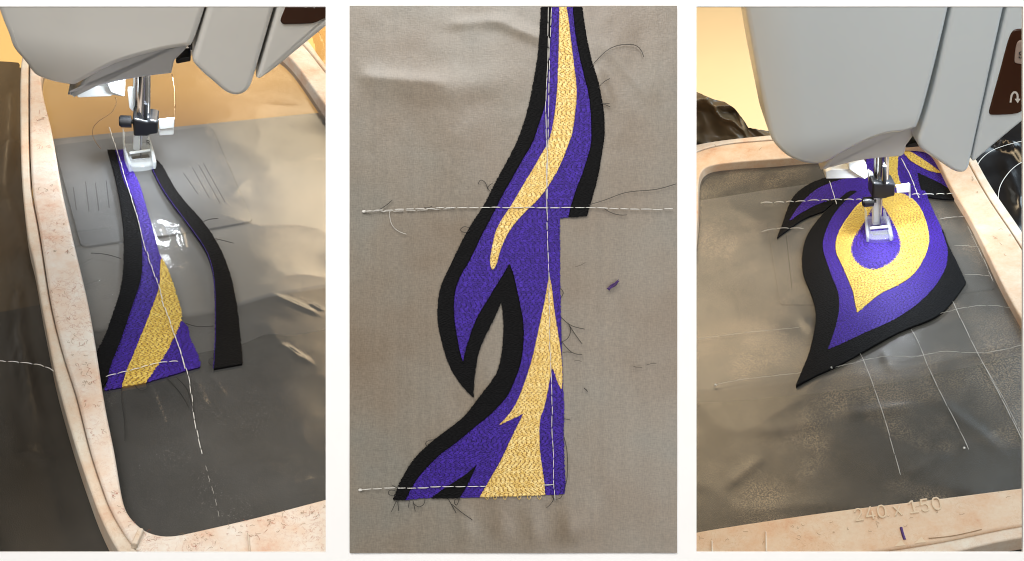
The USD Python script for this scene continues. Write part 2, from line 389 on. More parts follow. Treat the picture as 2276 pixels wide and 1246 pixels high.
M['cream_pale'] = plain('pale_cream_table', (.90, .70, .42), .5, var=.03, scale=5)
M['wall'] = plain('cream_wall', (.80, .60, .34), .7, var=.02, scale=4)
M['cloth_dark'] = plain('dark_grey_cloth', (.075, .07, .06), .7, var=.25, scale=25, bump=.3, bscale=1500)
M['blackcloth'] = plain('black_glossy_film', (.012, .011, .011), .22, var=.2, scale=30)
M['fluff'] = plain('purple_fluff', (.07, .03, .15), .8)

# ------------------------------------------------------------------ the added border board and the grey organza sample on it
L_OPEN = (-70, 14, 724, 1227); R_OPEN = (1548, 14, 2274, 1227); MID = (778, 14, 1504, 1227)
def rect_px(a, h=0.0):
    x0, y0, x1, y1 = a
    return BD.flat(np.array([(x0, y1), (x1, y1), (x1, y0), (x0, y0)], float), h)[:, :2]
bo = Polygon(rect_px((-330, -300, 2600, 1560)), [rect_px(L_OPEN), rect_px(R_OPEN)])
bm = trimesh.creation.extrude_polygon(bo, 0.0008, engine='earcut'); bm.apply_translation([0, 0, -0.0008])
single('added_border_board', BD, bm, M['board'], 'added white board masking the three views, stands for the white borders between and around them', 'display board', 'structure')  # made-up board, stands for white borders and masks the stations

rng = np.random.default_rng(7)
px1 = BD.mppx()
organza = thing('organza_sample', BD, BD.flat(np.array([1141.0, 1227.0])), 'grey-beige organza sample with purple, black and gold flame embroidery on the white board', 'fabric')
# cloth: a fine grid with soft folds
x0, y0, x1, y1 = MID
gx, gy = np.meshgrid(np.linspace(x0, x1, 150), np.linspace(y1, y0, 250))
P = BD.flat(np.stack([gx, gy], -1))
def nz(a, s, seed=0): return meshkit.fbm(np.stack([a[..., 0] * s, a[..., 1] * s, np.full(a[..., 0].shape, seed * 7.3)], -1).reshape(-1, 3)).reshape(a[..., 0].shape)
G = np.stack([gx, gy], -1)
edge = np.minimum.reduce([gx - x0, x1 - gx, gy - y0, y1 - gy]); edge = np.clip(edge / 60, 0, 1); edge = edge * edge * (3 - 2 * edge)
left = np.clip((1190 - gx) / 200, 0, 1)
fold = 0.0008 * np.exp(-((gy - 185 - 8 * np.sin(gx / 70)) / 34) ** 2) * left
fold += 0.0007 * np.exp(-((gx - 1010 - (gy - 250) * .15) / 60) ** 2) * np.exp(-((gy - 300) / 160) ** 2)
fold += 0.0010 * np.exp(-((gx - 1290 + 40 * np.sin(gy / 90)) / 40) ** 2) * np.exp(-((gy - 1190) / 70) ** 2)
for (ax, ay, bx, by, am) in ((1025, 50, 1120, 42, .0006), (1110, 48, 1190, 82, .0007), (1330, 170, 1350, 215, .0005), (800, 170, 960, 182, .0004), (1360, 120, 1440, 215, .0003)):
    L_ = math.hypot(bx - ax, by - ay); ss = ((gx - ax) * (bx - ax) + (gy - ay) * (by - ay)) / L_; tt = ((gy - ay) * (bx - ax) - (gx - ax) * (by - ay)) / L_
    fold += am * np.exp(-(tt / 13) ** 2) * np.exp(-(np.clip(np.abs(ss - L_ / 2) - L_ / 2, 0, None) / 25) ** 2)
for xc in (1030, 1110, 1180, 1260):
    fold += 0.0006 * np.exp(-((gx - xc - (gy - 1110) * .1) / 22) ** 2) * np.exp(-((gy - 1180) / 55) ** 2)
P[..., 2] = 0.0004 + .55 * fold * edge + 0.0007 * nz(G, 1 / 150.0, 1)
n_, m_ = gx.shape
idx = np.arange(n_ * m_).reshape(n_, m_)
gf = np.vstack([np.stack([idx[:-1, :-1], idx[:-1, 1:], idx[1:, 1:]], -1).reshape(-1, 3), np.stack([idx[:-1, :-1], idx[1:, 1:], idx[1:, :-1]], -1).reshape(-1, 3)])
M['organza'] = look('grey_organza', {
    't': ('texture_coordinate', {}),
    'mw': ('mapping', {'scale': (1., .25, 1.)}), 'n': ('noise_texture', {'scale': 2600.0, 'detail': 2.0}),
    'mw2': ('mapping', {'scale': (.25, 1., 1.)}), 'n2': ('noise_texture', {'scale': 2600.0, 'detail': 2.0}),
    'ad': ('mix_float', {'fac': .5}), 'r': ('rgb_ramp', {'ramp': [(.32, (.76, .76, .76)), (.68, (1.1, 1.1, 1.1))]}),
    'big': ('noise_texture', {'scale': 22.0, 'detail': 3.0, 'roughness': .55}),
    'br': ('rgb_ramp', {'ramp': [(.25, (.190, .142, .095)), (.42, (.222, .182, .137)), (.55, (.232, .203, .162)), (.66, (.215, .203, .172)), (.8, (.195, .200, .180))]}),
    'mu': ('mix', {'mix_type': 'multiply', 'fac': 1.0}), 'ws': ('mapping', {'scale': (1., .015, 1.)}), 'wn': ('noise_texture', {'scale': 700.0, 'detail': 3.0}), 'wr': ('rgb_ramp', {'ramp': [(.3, (.95, .95, .955)), (.7, (1.04, 1.035, 1.03))]}), 'm3': ('mix', {'mix_type': 'multiply', 'fac': 1.0}),
    'b': ('bump', {'strength': .14, 'distance': .0003}),
    'p': ('principled_bsdf', {'roughness': .30, 'specular_ior_level': .6, 'sheen_weight': .15})},
    [('t.object', 'mw.vector'), ('mw.vector', 'n.vector'), ('t.object', 'mw2.vector'), ('mw2.vector', 'n2.vector'), ('n.fac', 'ad.a'), ('n2.fac', 'ad.b'), ('ad.result', 'r.fac'),
     ('t.object', 'big.vector'), ('big.fac', 'br.fac'), ('br.color', 'mu.color1'), ('r.color', 'mu.color2'), ('t.object', 'ws.vector'), ('ws.vector', 'wn.vector'), ('wn.fac', 'wr.fac'), ('mu.color', 'm3.color1'), ('wr.color', 'm3.color2'), ('m3.color', 'p.base_color'), ('ad.result', 'b.height'), ('b.normal', 'p.normal')])
part('cloth', organza, (P.reshape(-1, 3), gf), M['organza'], smooth=True)
HB = 0.0013                                 # embroidery lies over the folds

def embroider(parent, st, name, outline, h0, h1, base, mat, ang=0.0, pitch=2.6, length=15, cord=None, cordmat=None, holes=(), ragged=0.0, cordlen=8, gap=.07, wob=.15, crown=.36, cordw=2.4, label=None, cords=None):
    """A patch of embroidery: a padded base with its stitches (and the stitched cord along its rim)."""
    o2 = st.flat(np.asarray(outline, float), h1)[:, :2]
    hs = [st.flat(np.asarray(h, float), h1)[:, :2] for h in holes]
    pg = Polygon(o2, hs)
    if not pg.is_valid: pg = pg.buffer(0)
    if isinstance(pg, MultiPolygon): pg = max(pg.geoms, key=lambda g: g.area)
    k = st.mppx(st.flat(np.asarray(outline, float).mean(0), h1))
    bm = trimesh.creation.extrude_polygon(pg, h1 - h0, engine='earcut'); bm.apply_translation([0, 0, h0])
    path = part(name, parent, bm, base, label=label)
    s = fill_stitches(pg, ang, pitch * k, length * k, h1 - .1 * pitch * k, rng, wob, gap, ragged=ragged * k, crown=crown)
    if s is not None: part('stitching', path, s, mat, smooth=True, kind='stuff')
    if cord:
        ms = []
        for run in (cords if cords is not None else [np.vstack([np.asarray(outline), np.asarray(outline)[:1]])] + [np.vstack([h, h[:1]]) for h in map(np.asarray, holes)]):
            r2 = st.flat(np.asarray(run, float), h1)[:, :2]
            ms.append(run_stitches(r2, cordlen * k, cordw * k, h1, rng, crown=.55))
        part('edge_stitching', path, cat_mesh(ms), cordmat or mat, smooth=True, kind='stuff')
    return path

# outlines in photo pixels
bl_out = [(1203, -4), (1201, 53), (1197, 109), (1190, 158), (1182, 204), (1170, 254), (1159, 290), (1150, 312), (1132, 349), (1103, 402), (1076, 455), (1053, 490), (1020, 550), (994, 605), (981, 633), (974, 672), (973, 709), (979, 745), (991, 791), (1007, 827), (1030, 860), (1052, 883)]
bl_cleft = [(1052, 883), (1054, 844), (1060, 801), (1070, 765), (1086, 732), (1103, 696), (1114, 668)]
bl_limb = [(1114, 668), (1118, 699), (1119, 748), (1114, 794), (1103, 831), (1080, 864), (1053, 899), (1027, 930), (984, 963), (948, 992), (922, 1019), (902, 1048), (885, 1081), (874, 1110)]
bl_in = [(900, 1111), (905, 1101), (925, 1065), (948, 1038), (974, 1012), (1014, 982), (1057, 946), (1086, 923), (1104, 905), (1126, 880), (1142, 847), (1155, 811), (1162, 765), (1162, 715), (1155, 676), (1146, 633), (1139, 605), (1132, 587)]
bl_wedge = [(1132, 587), (1121, 607), (1103, 636), (1083, 669), (1063, 702), (1047, 742), (1034, 785), (1030, 808)]
bl_up = [(1030, 808), (1022, 785), (1015, 748), (1009, 709), (1008, 672), (1012, 640), (1024, 609), (1043, 577), (1067, 527), (1093, 478), (1116, 432), (1139, 392), (1165, 346), (1184, 313), (1195, 280), (1205, 250), (1211, 224), (1215, 185), (1220, 132), (1223, 66), (1225, -4)]
def clipy(p): return [(x, max(y, 15)) for x, y in p]
bl_out, bl_up = clipy(bl_out), clipy(bl_up)
black_left = edges(bl_out, bl_cleft, bl_limb, [(874, 1110), (900, 1111)], bl_in, bl_wedge, bl_up, [(1225, 15), (1203, 15)])
br_in = clipy([(1274, -4), (1281, 79), (1291, 132), (1304, 185), (1312, 224), (1315, 270), (1315, 315), (1307, 349), (1294, 389), (1277, 435), (1264, 482)])
br_out = clipy([(1304, 480), (1310, 458), (1324, 409), (1333, 366), (1340, 320), (1343, 297), (1342, 257), (1337, 221), (1328, 178), (1317, 142), (1304, 86), (1297, 43), (1294, -4)])
black_right = edges(br_in, [(1264, 482), (1304, 480)], br_out, [(1294, 15), (1274, 15)])
purple = edges(bl_up[::-1], bl_wedge[::-1], bl_in[::-1], [(900, 1111), (958, 1106), (1020, 1106), (1066, 1105), (1210, 1099), (1231, 1099), (1254, 1098)],
               [(1254, 1098), (1256, 1084), (1253, 999), (1253, 900), (1251, 864), (1248, 765), (1246, 699), (1244, 600), (1244, 485)], [(1244, 485), (1264, 482)], br_in[::-1], [(1274, 15), (1225, 15)])
black_tri = edges([(1060, 1032), (1040, 1075), (1022, 1106)], [(1022, 1106), (958, 1107)], [(958, 1107), (994, 1081), (1034, 1055), (1060, 1032)])
gu_l = clipy([(1244, 0), (1243, 82), (1241, 158), (1238, 211), (1233, 257), (1221, 312), (1208, 336), (1185, 376), (1159, 419), (1136, 458), (1119, 483), (1103, 514), (1095, 547), (1090, 583), (1094, 599)])
gu_r = clipy([(1094, 599), (1100, 593), (1109, 564), (1129, 517), (1159, 478), (1195, 442), (1218, 412), (1238, 379), (1254, 343), (1267, 308), (1272, 290), (1279, 237), (1281, 204), (1277, 158), (1268, 86), (1262, 36), (1258, 0)])
gold_up = edges(gu_l, gu_r, [(1258, 15), (1244, 15)])
gl1 = [(1221, 613), (1226, 643), (1231, 686), (1240, 742), (1246, 785), (1249, 824), (1248, 864)]
gl2 = [(1248, 864), (1241, 852), (1232, 826), (1226, 816)]
gl3 = [(1226, 816), (1221, 844), (1208, 906), (1200, 930), (1198, 966), (1200, 1009), (1207, 1058), (1211, 1100)]
gl4 = [(1067, 1105), (1090, 1065), (1113, 1025), (1136, 976), (1156, 936), (1165, 918)]
gl5 = [(1165, 918), (1142, 929), (1110, 944)]
gl6 = [(1110, 944), (1126, 928), (1146, 900), (1169, 844), (1185, 791), (1198, 732), (1212, 666), (1221, 613)]
gold_low = edges(gl1, gl2, gl3, [(1211, 1100), (1067, 1105)], gl4, gl5, gl6)

embroider(organza, BD, 'purple_fill', purple, .0004, HB, M['purplebase'], M['purple'], pitch=1.9, length=11, ragged=2.0, wob=.1, gap=.08, crown=.36)
embroider(organza, BD, 'black_border', black_left, .0004, HB + .0003, M['blackbase'], M['black'], pitch=2.1, length=12, cord=True, ragged=1.8, wob=.14, cords=[spline(bl_in, 4), spline(bl_wedge, 4), spline(bl_up, 4)])
embroider(organza, BD, 'black_border', black_right, .0004, HB + .0003, M['blackbase'], M['black'], pitch=2.1, length=12, cord=True, ragged=1.8, wob=.14, cords=[spline(br_in, 4), spline(br_out, 4)])
embroider(organza, BD, 'black_wedge', black_tri, .0004, HB + .0003, M['blackbase'], M['black'], pitch=2.0, length=15)
embroider(organza, BD, 'gold_flame', gold_up, .0004, HB + .0002, M['goldbase'], M['gold'], pitch=1.9, length=10, gap=.12, wob=.1, crown=.36, cord=True, cords=[spline(gu_l, 4), spline(gu_r, 4)], ragged=.8)
embroider(organza, BD, 'gold_flame', gold_low, .0004, HB + .0002, M['goldbase'], M['gold'], pitch=1.9, length=10, gap=.12, wob=.1, crown=.36, cord=True, cords=[spline(gl1, 4), spline(gl3, 4), spline(gl4, 4), spline(gl6, 4)], ragged=1.2)
def basting(parent, st, pts, dash, r, h, gap=.12, mat=None, jit=.5, name='basting_thread', n=10):
    p2 = spline(np.asarray(pts, float), n)
    l3 = st.flat(p2, h); k = st.mppx(l3[len(l3) // 2])
    d = np.r_[0, np.cumsum(np.linalg.norm(np.diff(l3, axis=0), axis=1))]; ms = []
    x = 0.0
    while x < d[-1]:
        L = dash * k * rng.uniform(.75, 1.2); a, b = x + L * gap * .5, min(x + L * (1 - gap * .5), d[-1])
        if b - a > dash * k * .2:
            t = np.linspace(a, b, 6); q = np.stack([np.interp(t, d, l3[:, i]) for i in range(3)], 1)
            q[:, :2] += rng.normal(0, jit * k, 2); q[:, 2] += np.array([-.6, .3, .7, .7, .3, -.6]) * r * k
            ms.append(tube(q, .78 * r * k * np.array([.6, 1, 1, 1, 1, .6]), 6))
        x += L
    return part(name, parent, cat_mesh(ms), mat or M['white'], smooth=True)
HT = HB + .0006
basting(organza, BD, [(1219, 15), (1218, 100), (1216, 165), (1213, 211), (1215, 320), (1214, 400), (1215, 478)], 30, 1.15, HT, .05)
basting(organza, BD, [(1226, 15), (1222, 99), (1220, 185), (1219, 264), (1218, 320), (1216, 400), (1216, 470), (1217, 531), (1220, 613), (1221, 699), (1224, 811), (1226, 864), (1227, 916), (1227, 966), (1230, 1009), (1231, 1065), (1234, 1116)], 24, 1.2, HT, .1)
basting(organza, BD, [(809, 469), (869, 466), (968, 463), (1067, 460.5), (1215, 461), (1314, 461), (1380, 464), (1462, 465), (1503, 464)], 26, 1.5, HT, .12)
basting(organza, BD, [(811, 470), (869, 468.5), (968, 465.5), (1010, 463.5)], 30, 1.0, HT - .0003, .15)
basting(organza, BD, [(800, 1088), (852, 1085), (935, 1083.5), (1034, 1080.5), (1080, 1080)], 25, 1.25, HT, .14)
basting(organza, BD, [(1205, 1078), (1230, 1077)], 26, 1.2, HT, .1)
for knot in ((809, 469.5), (801, 1088.5)):
    s = trimesh.creation.icosphere(2, 3.0 * px1); s.apply_scale([1.6, 1, .6]); s.apply_translation(BD.flat(np.array(knot, float), HT - .0003)); part('thread_knot', organza, s, M['white'], smooth=True)
def loose(parent, st, pts, r=.75, h=.001, mat=None, arch=0.0, name='loose_thread', h1=None):
    p = spline(np.asarray(pts, float), 8); q = st.flat(p, h); k = st.mppx(q[0])
    t = np.linspace(0, 1, len(q)); q[:, 2] += arch * np.sin(t * np.pi) + ((h1 - h) * t if h1 is not None else 0)
    return part(name, parent, tube(q, r * k, 5), mat or M['dark_thread'], smooth=True)
HL = .0020
for pts in ([(1312, 150), (1337, 122), (1363, 104), (1393, 98), (1416, 102), (1427, 115), (1431, 126)], [(1328, 196), (1343, 181), (1356, 174)], [(1335, 230), (1355, 230)], [(1338, 230), (1347, 233), (1356, 237)],
            [(1308, 455), (1350, 442), (1389, 428), (1432, 423), (1465, 419), (1503, 408)], [(1343, 463), (1356, 471), (1376, 477), (1394, 477)], [(1088, 424), (1083, 415), (1078, 405), (1068, 400), (1063, 409)], [(1083, 420), (1087, 412), (1095, 407)],
            [(1043, 506), (1030, 504), (1024, 511), (1034, 516), (1044, 512)], [(1246, 703), (1268, 722), (1300, 731)], [(1262, 717), (1278, 742), (1294, 764)], [(1244, 761), (1261, 752), (1268, 734), (1264, 719)], [(1249, 759), (1272, 783), (1294, 788)],
            [(1251, 783), (1262, 782), (1272, 783)], [(882, 1111), (870, 1137)], [(918, 1112), (923, 1136)], [(944, 1106), (943, 1118), (931, 1126), (918, 1117)], [(995, 1106), (1004, 1122), (1014, 1140)], [(1004, 1120), (1027, 1139), (1050, 1155)],
            [(1232, 1100), (1228, 1114), (1215, 1128)], [(1254, 971), (1261, 1009), (1260, 1065), (1252, 1095)], [(1020, 1106), (1010, 1114), (1014, 1122), (1022, 1104)], [(884, 1085), (872, 1078)], [(882, 1092), (866, 1090), (864, 1098), (880, 1100)], [(884, 1112), (886, 1135)], [(910, 1112), (908, 1128)],
            [(950, 992), (946, 985), (952, 979), (964, 977)], [(1253, 930), (1268, 933)], [(1245, 640), (1252, 650), (1246, 662)], [(1226, 1100), (1232, 1108), (1246, 1106), (1250, 1096)]):
    loose(organza, BD, pts, .7, HL)
for xg in (1083, 1100, 1122, 1154, 1176, 1199):      # small gold loops along the bottom hem
    loose(organza, BD, [(xg - 4, 1102), (xg - 3, 1107), (xg + 1, 1109), (xg + 4, 1102)], .8, HL, M['gold'], name='thread_loop')
def snippet(st, pts, label, mat=None, r=.7, h=.0019, cat='thread', name='thread_snippet'):
    p = spline(np.asarray(pts, float), 8); q = st.flat(p, h); k = st.mppx(q[0])
    return single(name, st, tube(q, r * k, 5), mat or M['dark_thread'], label, cat, smooth=True)
snippet(BD, [(842, 466), (858, 456), (872, 444)], 'short black thread lying at the left knot of the long white seam')
snippet(BD, [(943, 461), (952, 461), (961, 457)], 'tiny curved black thread touching the long white seam on the organza')
snippet(BD, [(866, 470), (869, 494), (882, 511), (903, 520)], 'curved white thread below the left end of the upper seam', M['white'], .6)
snippet(BD, [(1276, 802), (1284, 801), (1293, 803)], 'faint dark hair right of the lower gold flame', r=.45)
snippet(BD, [(1408, 814), (1418, 816), (1427, 816)], 'short dark hair near the right edge of the organza', r=.5)
snippet(BD, [(1437, 811), (1448, 808), (1459, 808)], 'bent dark hair beside the right edge of the organza, upper of a pair', r=.5)
snippet(BD, [(1278, 593), (1290, 589), (1301, 583)], 'thin dark hair right of the ragged purple edge', r=.4)
snippet(BD, [(1298, 862), (1303, 866), (1306, 870)], 'tiny dark speck of thread right of the gold flame fork', r=.8)
ms = []
for i in range(14):
    a = np.array([1352, 642]) + rng.normal(0, 1.6, 2); b = np.array([1373, 625]) + rng.normal(0, 2.2, 2)
    ms.append(tube(BD.flat(spline([a, (a + b) / 2 + rng.normal(0, 2, 2), b], 4), .0022 + rng.uniform(0, .0004)), .7 * px1, 5))
single('purple_lint', BD, cat_mesh(ms), M['fluff'], 'small purple tuft of lint lying alone on the organza', 'lint', smooth=True)

# ------------------------------------------------------------------ the two sewing stations behind the board
def solid_flat(st, px, h0, h1, bevel=.0006, holes=(), corner=None, step=.002):
    o = st.flat(np.asarray(px, float), h1)[:, :2]
    return prism(o, h0, h1, bevel, [st.flat(np.asarray(h, float), h1)[:, :2] for h in holes], step=step, corner=corner)
def solid_front(st, px, v0, depth, bevel=.002, corner=None, holes=(), bulge=None, cell=None, step=None, back=True):
    """An upright solid: its outline in the plane v = v0 facing the front, made solid backwards by depth."""
    q = st.front(np.asarray(px, float), v0)
    o = np.column_stack([q[:, 0], q[:, 2]])
    hs = [st.front(np.asarray(h, float), v0)[:, [0, 2]] for h in holes]
    m = prism(o, -(v0 + depth), -v0, bevel, hs, step=step, corner=corner, bulge=bulge, cell=cell, back=back)
    v = np.asarray(m.vertices)
    return trimesh.Trimesh(np.column_stack([v[:, 0], -v[:, 2], v[:, 1]]), np.asarray(m.faces), process=False)

def film_sheet(st, pg_px, h, amp, scale, cell, seed, ripples=()):
    o = st.flat(np.asarray(pg_px, float), h)[:, :2]
    pg = Polygon(o).buffer(0)
    x0, y0, x1, y1 = pg.bounds
    nx, ny = int((x1 - x0) / cell) + 2, int((y1 - y0) / cell) + 2
    X, Y = np.meshgrid(np.linspace(x0, x1, nx), np.linspace(y0, y1, ny))
    pts = np.stack([X.ravel(), Y.ravel()], 1)
    inside = shapely.contains_xy(pg.buffer(cell * .75), pts[:, 0], pts[:, 1])
    out = inside & ~shapely.contains_xy(pg, pts[:, 0], pts[:, 1])      # trim the hem to the outline
    hem = pg.exterior; pp_ = shapely.points(pts[out])
    pts[out] = shapely.get_coordinates(shapely.line_interpolate_point(hem, shapely.line_locate_point(hem, pp_)))
    z = meshkit.fbm(np.column_stack([pts * scale, np.full(len(pts), seed * 3.7)]), octaves=3)
    z2 = 1 - 2 * np.abs(meshkit.fbm(np.column_stack([pts * scale * .6, np.full(len(pts), seed * 5.1 + 9)]), octaves=2) - .5)
    H = h - amp * (1 - (z * .5 + .5 * z2 ** 3))
    for (a, b, wpx, dep) in ripples:                     # creases from a to b
        A, B2 = st.flat(np.array([a, b], float), h)[:, :2]
        d = B2 - A; L = np.linalg.norm(d); d /= L; q = np.array([-d[1], d[0]])
        s = (pts - A) @ d; t = (pts - A) @ q; k = st.mppx(np.r_[A, h])
        H += dep * np.exp(-(t / (wpx * k)) ** 2) * np.clip(np.minimum(s, L - s) / (L * .25), 0, 1)
    idx = np.arange(nx * ny).reshape(ny, nx)
    f = np.vstack([np.stack([idx[:-1, :-1], idx[:-1, 1:], idx[1:, 1:]], -1).reshape(-1, 3), np.stack([idx[:-1, :-1], idx[1:, 1:], idx[1:, :-1]], -1).reshape(-1, 3)])
    f = f[inside[f].all(1)]
    m = trimesh.Trimesh(np.column_stack([pts, H]), f, process=False); m.remove_unreferenced_vertices()
    return m

HR = .0065                                  # height of the hoop's top rim above the film
def build_hoop(st, label, inner, mid, outer, mt):
    b = st.flat(np.mean(np.asarray(inner, float), 0))
    t = thing('embroidery_hoop', st, b, label, 'embroidery hoop')
    mi = edges(mid, n=1) if False else np.asarray(mid, float)
    part('inner_ring', t, solid_flat(st, mi, -.004, HR, .0012, [inner], step=.0016), mt, smooth=40)
    # the outer ring hugs the inner one with a thin joint
    mo = np.asarray(Polygon(mi).buffer(2.2).exterior.coords)[:-1]
    part('outer_ring', t, solid_flat(st, outer, -.005, HR - .0012, .0010, [mo], step=.0016), M['hoop_outer'], smooth=40)
    return t

# ---- outlines of the left hoop (photo pixels, at its top rim)
l_in = np.vstack([spline([(93, 192), (113, 280), (135, 405), (153, 488), (172, 569), (202, 703), (233, 897), (251, 986), (265, 1068), (279, 1129), (297, 1156), (325, 1178), (369, 1189), (430, 1180), (573, 1147), (723, 1108), (1000, 1040), (1180, 988), (1225, 958), (1225, 915), (1150, 800), (724, 236), (640, 123), (600, 96), (560, 86), (300, 100), (140, 112), (100, 135)], 6, True)])
l_mid = np.vstack([spline([(66, 170), (66, 256), (72, 418), (84, 488), (101, 595), (118, 693), (149, 810), (172, 882), (200, 993), (229, 1083), (247, 1129), (290, 1201), (340, 1250), (420, 1290), (520, 1292), (723, 1250), (1240, 1120), (1335, 1040), (1330, 960), (1230, 780), (724, 161), (690, 118), (640, 72), (560, 60), (300, 76), (120, 88), (75, 110)], 6, True)])
l_out = np.vstack([spline([(46, 155), (45, 270), (49, 405), (64, 535), (74, 575), (91, 670), (104, 737), (120, 818), (143, 907), (172, 1004), (200, 1086), (222, 1144), (265, 1226), (330, 1290), (420, 1325), (520, 1328), (730, 1290), (1260, 1150), (1370, 1050), (1365, 960), (1260, 770), (724, 142), (696, 104), (650, 55), (560, 40), (300, 56), (110, 68), (60, 95)], 6, True)])
r_in = np.vstack([spline([(1551, 480), (1552, 415), (1557, 385), (1567, 373), (1586, 366), (1641, 359), (1749, 351), (1900, 335), (2045, 322), (2075, 340), (2110, 407), (2154, 481), (2208, 589), (2273, 713), (2460, 1015), (2470, 1045), (2440, 1060), (2274, 1083), (2077, 1108), (1898, 1129), (1719, 1154), (1551, 1181), (1490, 1186), (1470, 1160), (1490, 1000), (1530, 650)], 6, True)])
r_mid = np.vstack([spline([(1470, 480), (1478, 400), (1495, 365), (1530, 345), (1591, 325), (1709, 312), (1900, 292), (2080, 272), (2115, 295), (2172, 398), (2220, 475), (2273, 556), (2540, 1010), (2570, 1075), (2530, 1118), (2274, 1166), (2113, 1198), (1898, 1232), (1719, 1258), (1551, 1283), (1440, 1290), (1400, 1250), (1420, 1000), (1450, 650)], 6, True)])
r_out = np.vstack([spline([(1446, 480), (1454, 390), (1475, 350), (1520, 328), (1591, 313), (1709, 300), (1900, 279), (2085, 258), (2130, 284), (2185, 382), (2236, 462), (2290, 543), (2565, 1000), (2605, 1080), (2560, 1140), (2274, 1194), (2113, 1228), (1898, 1264), (1719, 1290), (1551, 1316), (1420, 1324), (1375, 1260), (1396, 1000), (1424, 650)], 6, True)])

lhoop = build_hoop(LS, 'cream embroidery hoop with a reddish stained rim under the left sewing machine', l_in, l_mid, l_out, M['hoop'])
rhoop = build_hoop(RS, 'embroidery hoop with orange light put into its colour, marked 240 x 150, under the right sewing machine', r_in, r_mid, r_out, M['hoop_warm_light'])
def bar_on(st, a, b, wpx, h0, h1, bev=.0006):
    A, B2 = st.flat(np.array([a, b], float), h1)[:, :2]; d = (B2 - A) / np.linalg.norm(B2 - A); q = np.array([-d[1], d[0]]) * wpx * st.mppx(np.r_[A, h1]) / 2
    return prism(np.array([A - q, B2 - q, B2 + q, A + q]), h0, h1, bev, step=.001)
part('clip_bar', lhoop, bar_on(LS, (298, 1207), (314, 1172), 13, HR - .001, HR + .0022), M['hoop_outer'], smooth=40)
part('ridge', lhoop, bar_on(LS, (551, 1183), (556, 1232), 3.5, HR - .001, HR + .0008, .0003), M['hoop_outer'], smooth=40)
part('ridge', rhoop, bar_on(RS, (1702, 1180), (1703, 1226), 3.5, HR - .001, HR + .0008, .0003), M['hoop_outer'], smooth=40)
part('ridge', rhoop, bar_on(RS, (1582, 1200), (1583, 1240), 3.5, HR - .001, HR + .0008, .0003), M['hoop_outer'], smooth=40)
M['letters'] = plain('moulded_hoop_letters', (.61, .48, .34), .45)
# moulded size on the right hoop's front rail
tm = meshkit.text_mesh('240 x 150', 1.0, .1)
tv = np.asarray(tm.vertices); W_ = tv[:, 0].max()
a, b, c = RS.flat(np.array([(1898.0, 1160), (2096, 1132), (1893, 1132)]), HR)
q = a + np.outer(tv[:, 0] / W_, b - a) + np.outer(tv[:, 1], (c - a)); q[:, 2] = HR - .0004 + tv[:, 2] * .009
part('moulded_lettering', rhoop, trimesh.Trimesh(q, tm.faces, process=False), M['letters'])
for tri in ([(1988, 1215), (2012, 1212), (2003, 1200)], [(2033, 1208), (2058, 1205), (2048, 1193)]):
    part('arrow_mark', rhoop, trimesh.creation.extrude_polygon(Polygon(RS.flat(np.array(tri, float), HR)[:, :2]), .0006, engine='earcut').apply_translation([0, 0, HR - .0003]), M['letters'])
loose(rhoop, RS, [(2003, 1172), (2006, 1184), (2011, 1199)], 3.2, HR + .0001, M['fluff'], name='purple_smudge')
loose(rhoop, RS, [(2064, 1196), (2120, 1190), (2182, 1176)], 1.0, HR + .0002, M['tan'], name='scratch')
# lint hairs stuck to the rims
M['hair_red'] = plain('red_brown_lint', (.42, .14, .09), .7)
M['hair_brown'] = plain('brown_lint', (.25, .16, .08), .7)
def lint(hoop, st, spots, n, seed, mats, ln=11):
    r = np.random.default_rng(seed)
    for mt in mats:
        ms = []
        for i in range(n):
            c = np.asarray(spots[r.integers(len(spots))], float); c2 = np.asarray(spots[r.integers(len(spots))], float)
            p = c + r.normal(0, 6, 2); a = r.uniform(0, 6.28); cur = r.normal(0, .5); pts = [p]
            for s in range(6):
                a += cur + r.normal(0, .25); p = p + ln / 6 * r.uniform(.5, 1.4) * np.array([math.cos(a), math.sin(a) * .8]); pts.append(p)
            q = st.flat(spline(pts, 3), HR + .0003); ms.append(tube(q, .3 * st.mppx(q[0]), 4))
        part('lint_hairs', hoop, cat_mesh(ms), mt, kind='stuff')
sp = [((1 - t) * x0 + t * x1, y) for y, x0, x1 in [(260, 80, 100), (320, 85, 112), (420, 90, 125), (500, 102, 145), (560, 112, 158), (640, 125, 178), (700, 140, 192), (760, 150, 200), (800, 165, 208), (820, 170, 210), (850, 178, 215), (900, 190, 222), (960, 205, 238), (1040, 228, 250), (1100, 245, 262), (1130, 262, 280), (1160, 285, 298), (1195, 320, 350)] for t in np.linspace(0.1, .9, 4)] + [(x, 1225 - (x - 380) * .22 - o) for x in range(390, 724, 16) for o in (0, 22)]
lint(lhoop, LS, sp, 90, 3, [M['hair_red'], M['hair_brown']])
sp = [(x, 1200 - (x - 1560) * .135 + o) for x in range(1560, 2270, 18) for o in (0, 22)]
lint(rhoop, RS, sp, 30, 4, [M['hair_brown']])
sp = [(x, 335 - (x - 1560) * .09) for x in range(1580, 1740, 14)] + [(2125 + t * 1.0 + o, 400 + t * 1.5) for t in range(0, 200, 14) for o in (8, 40)]
lint(rhoop, RS, sp, 16, 5, [M['hair_brown']], 10)

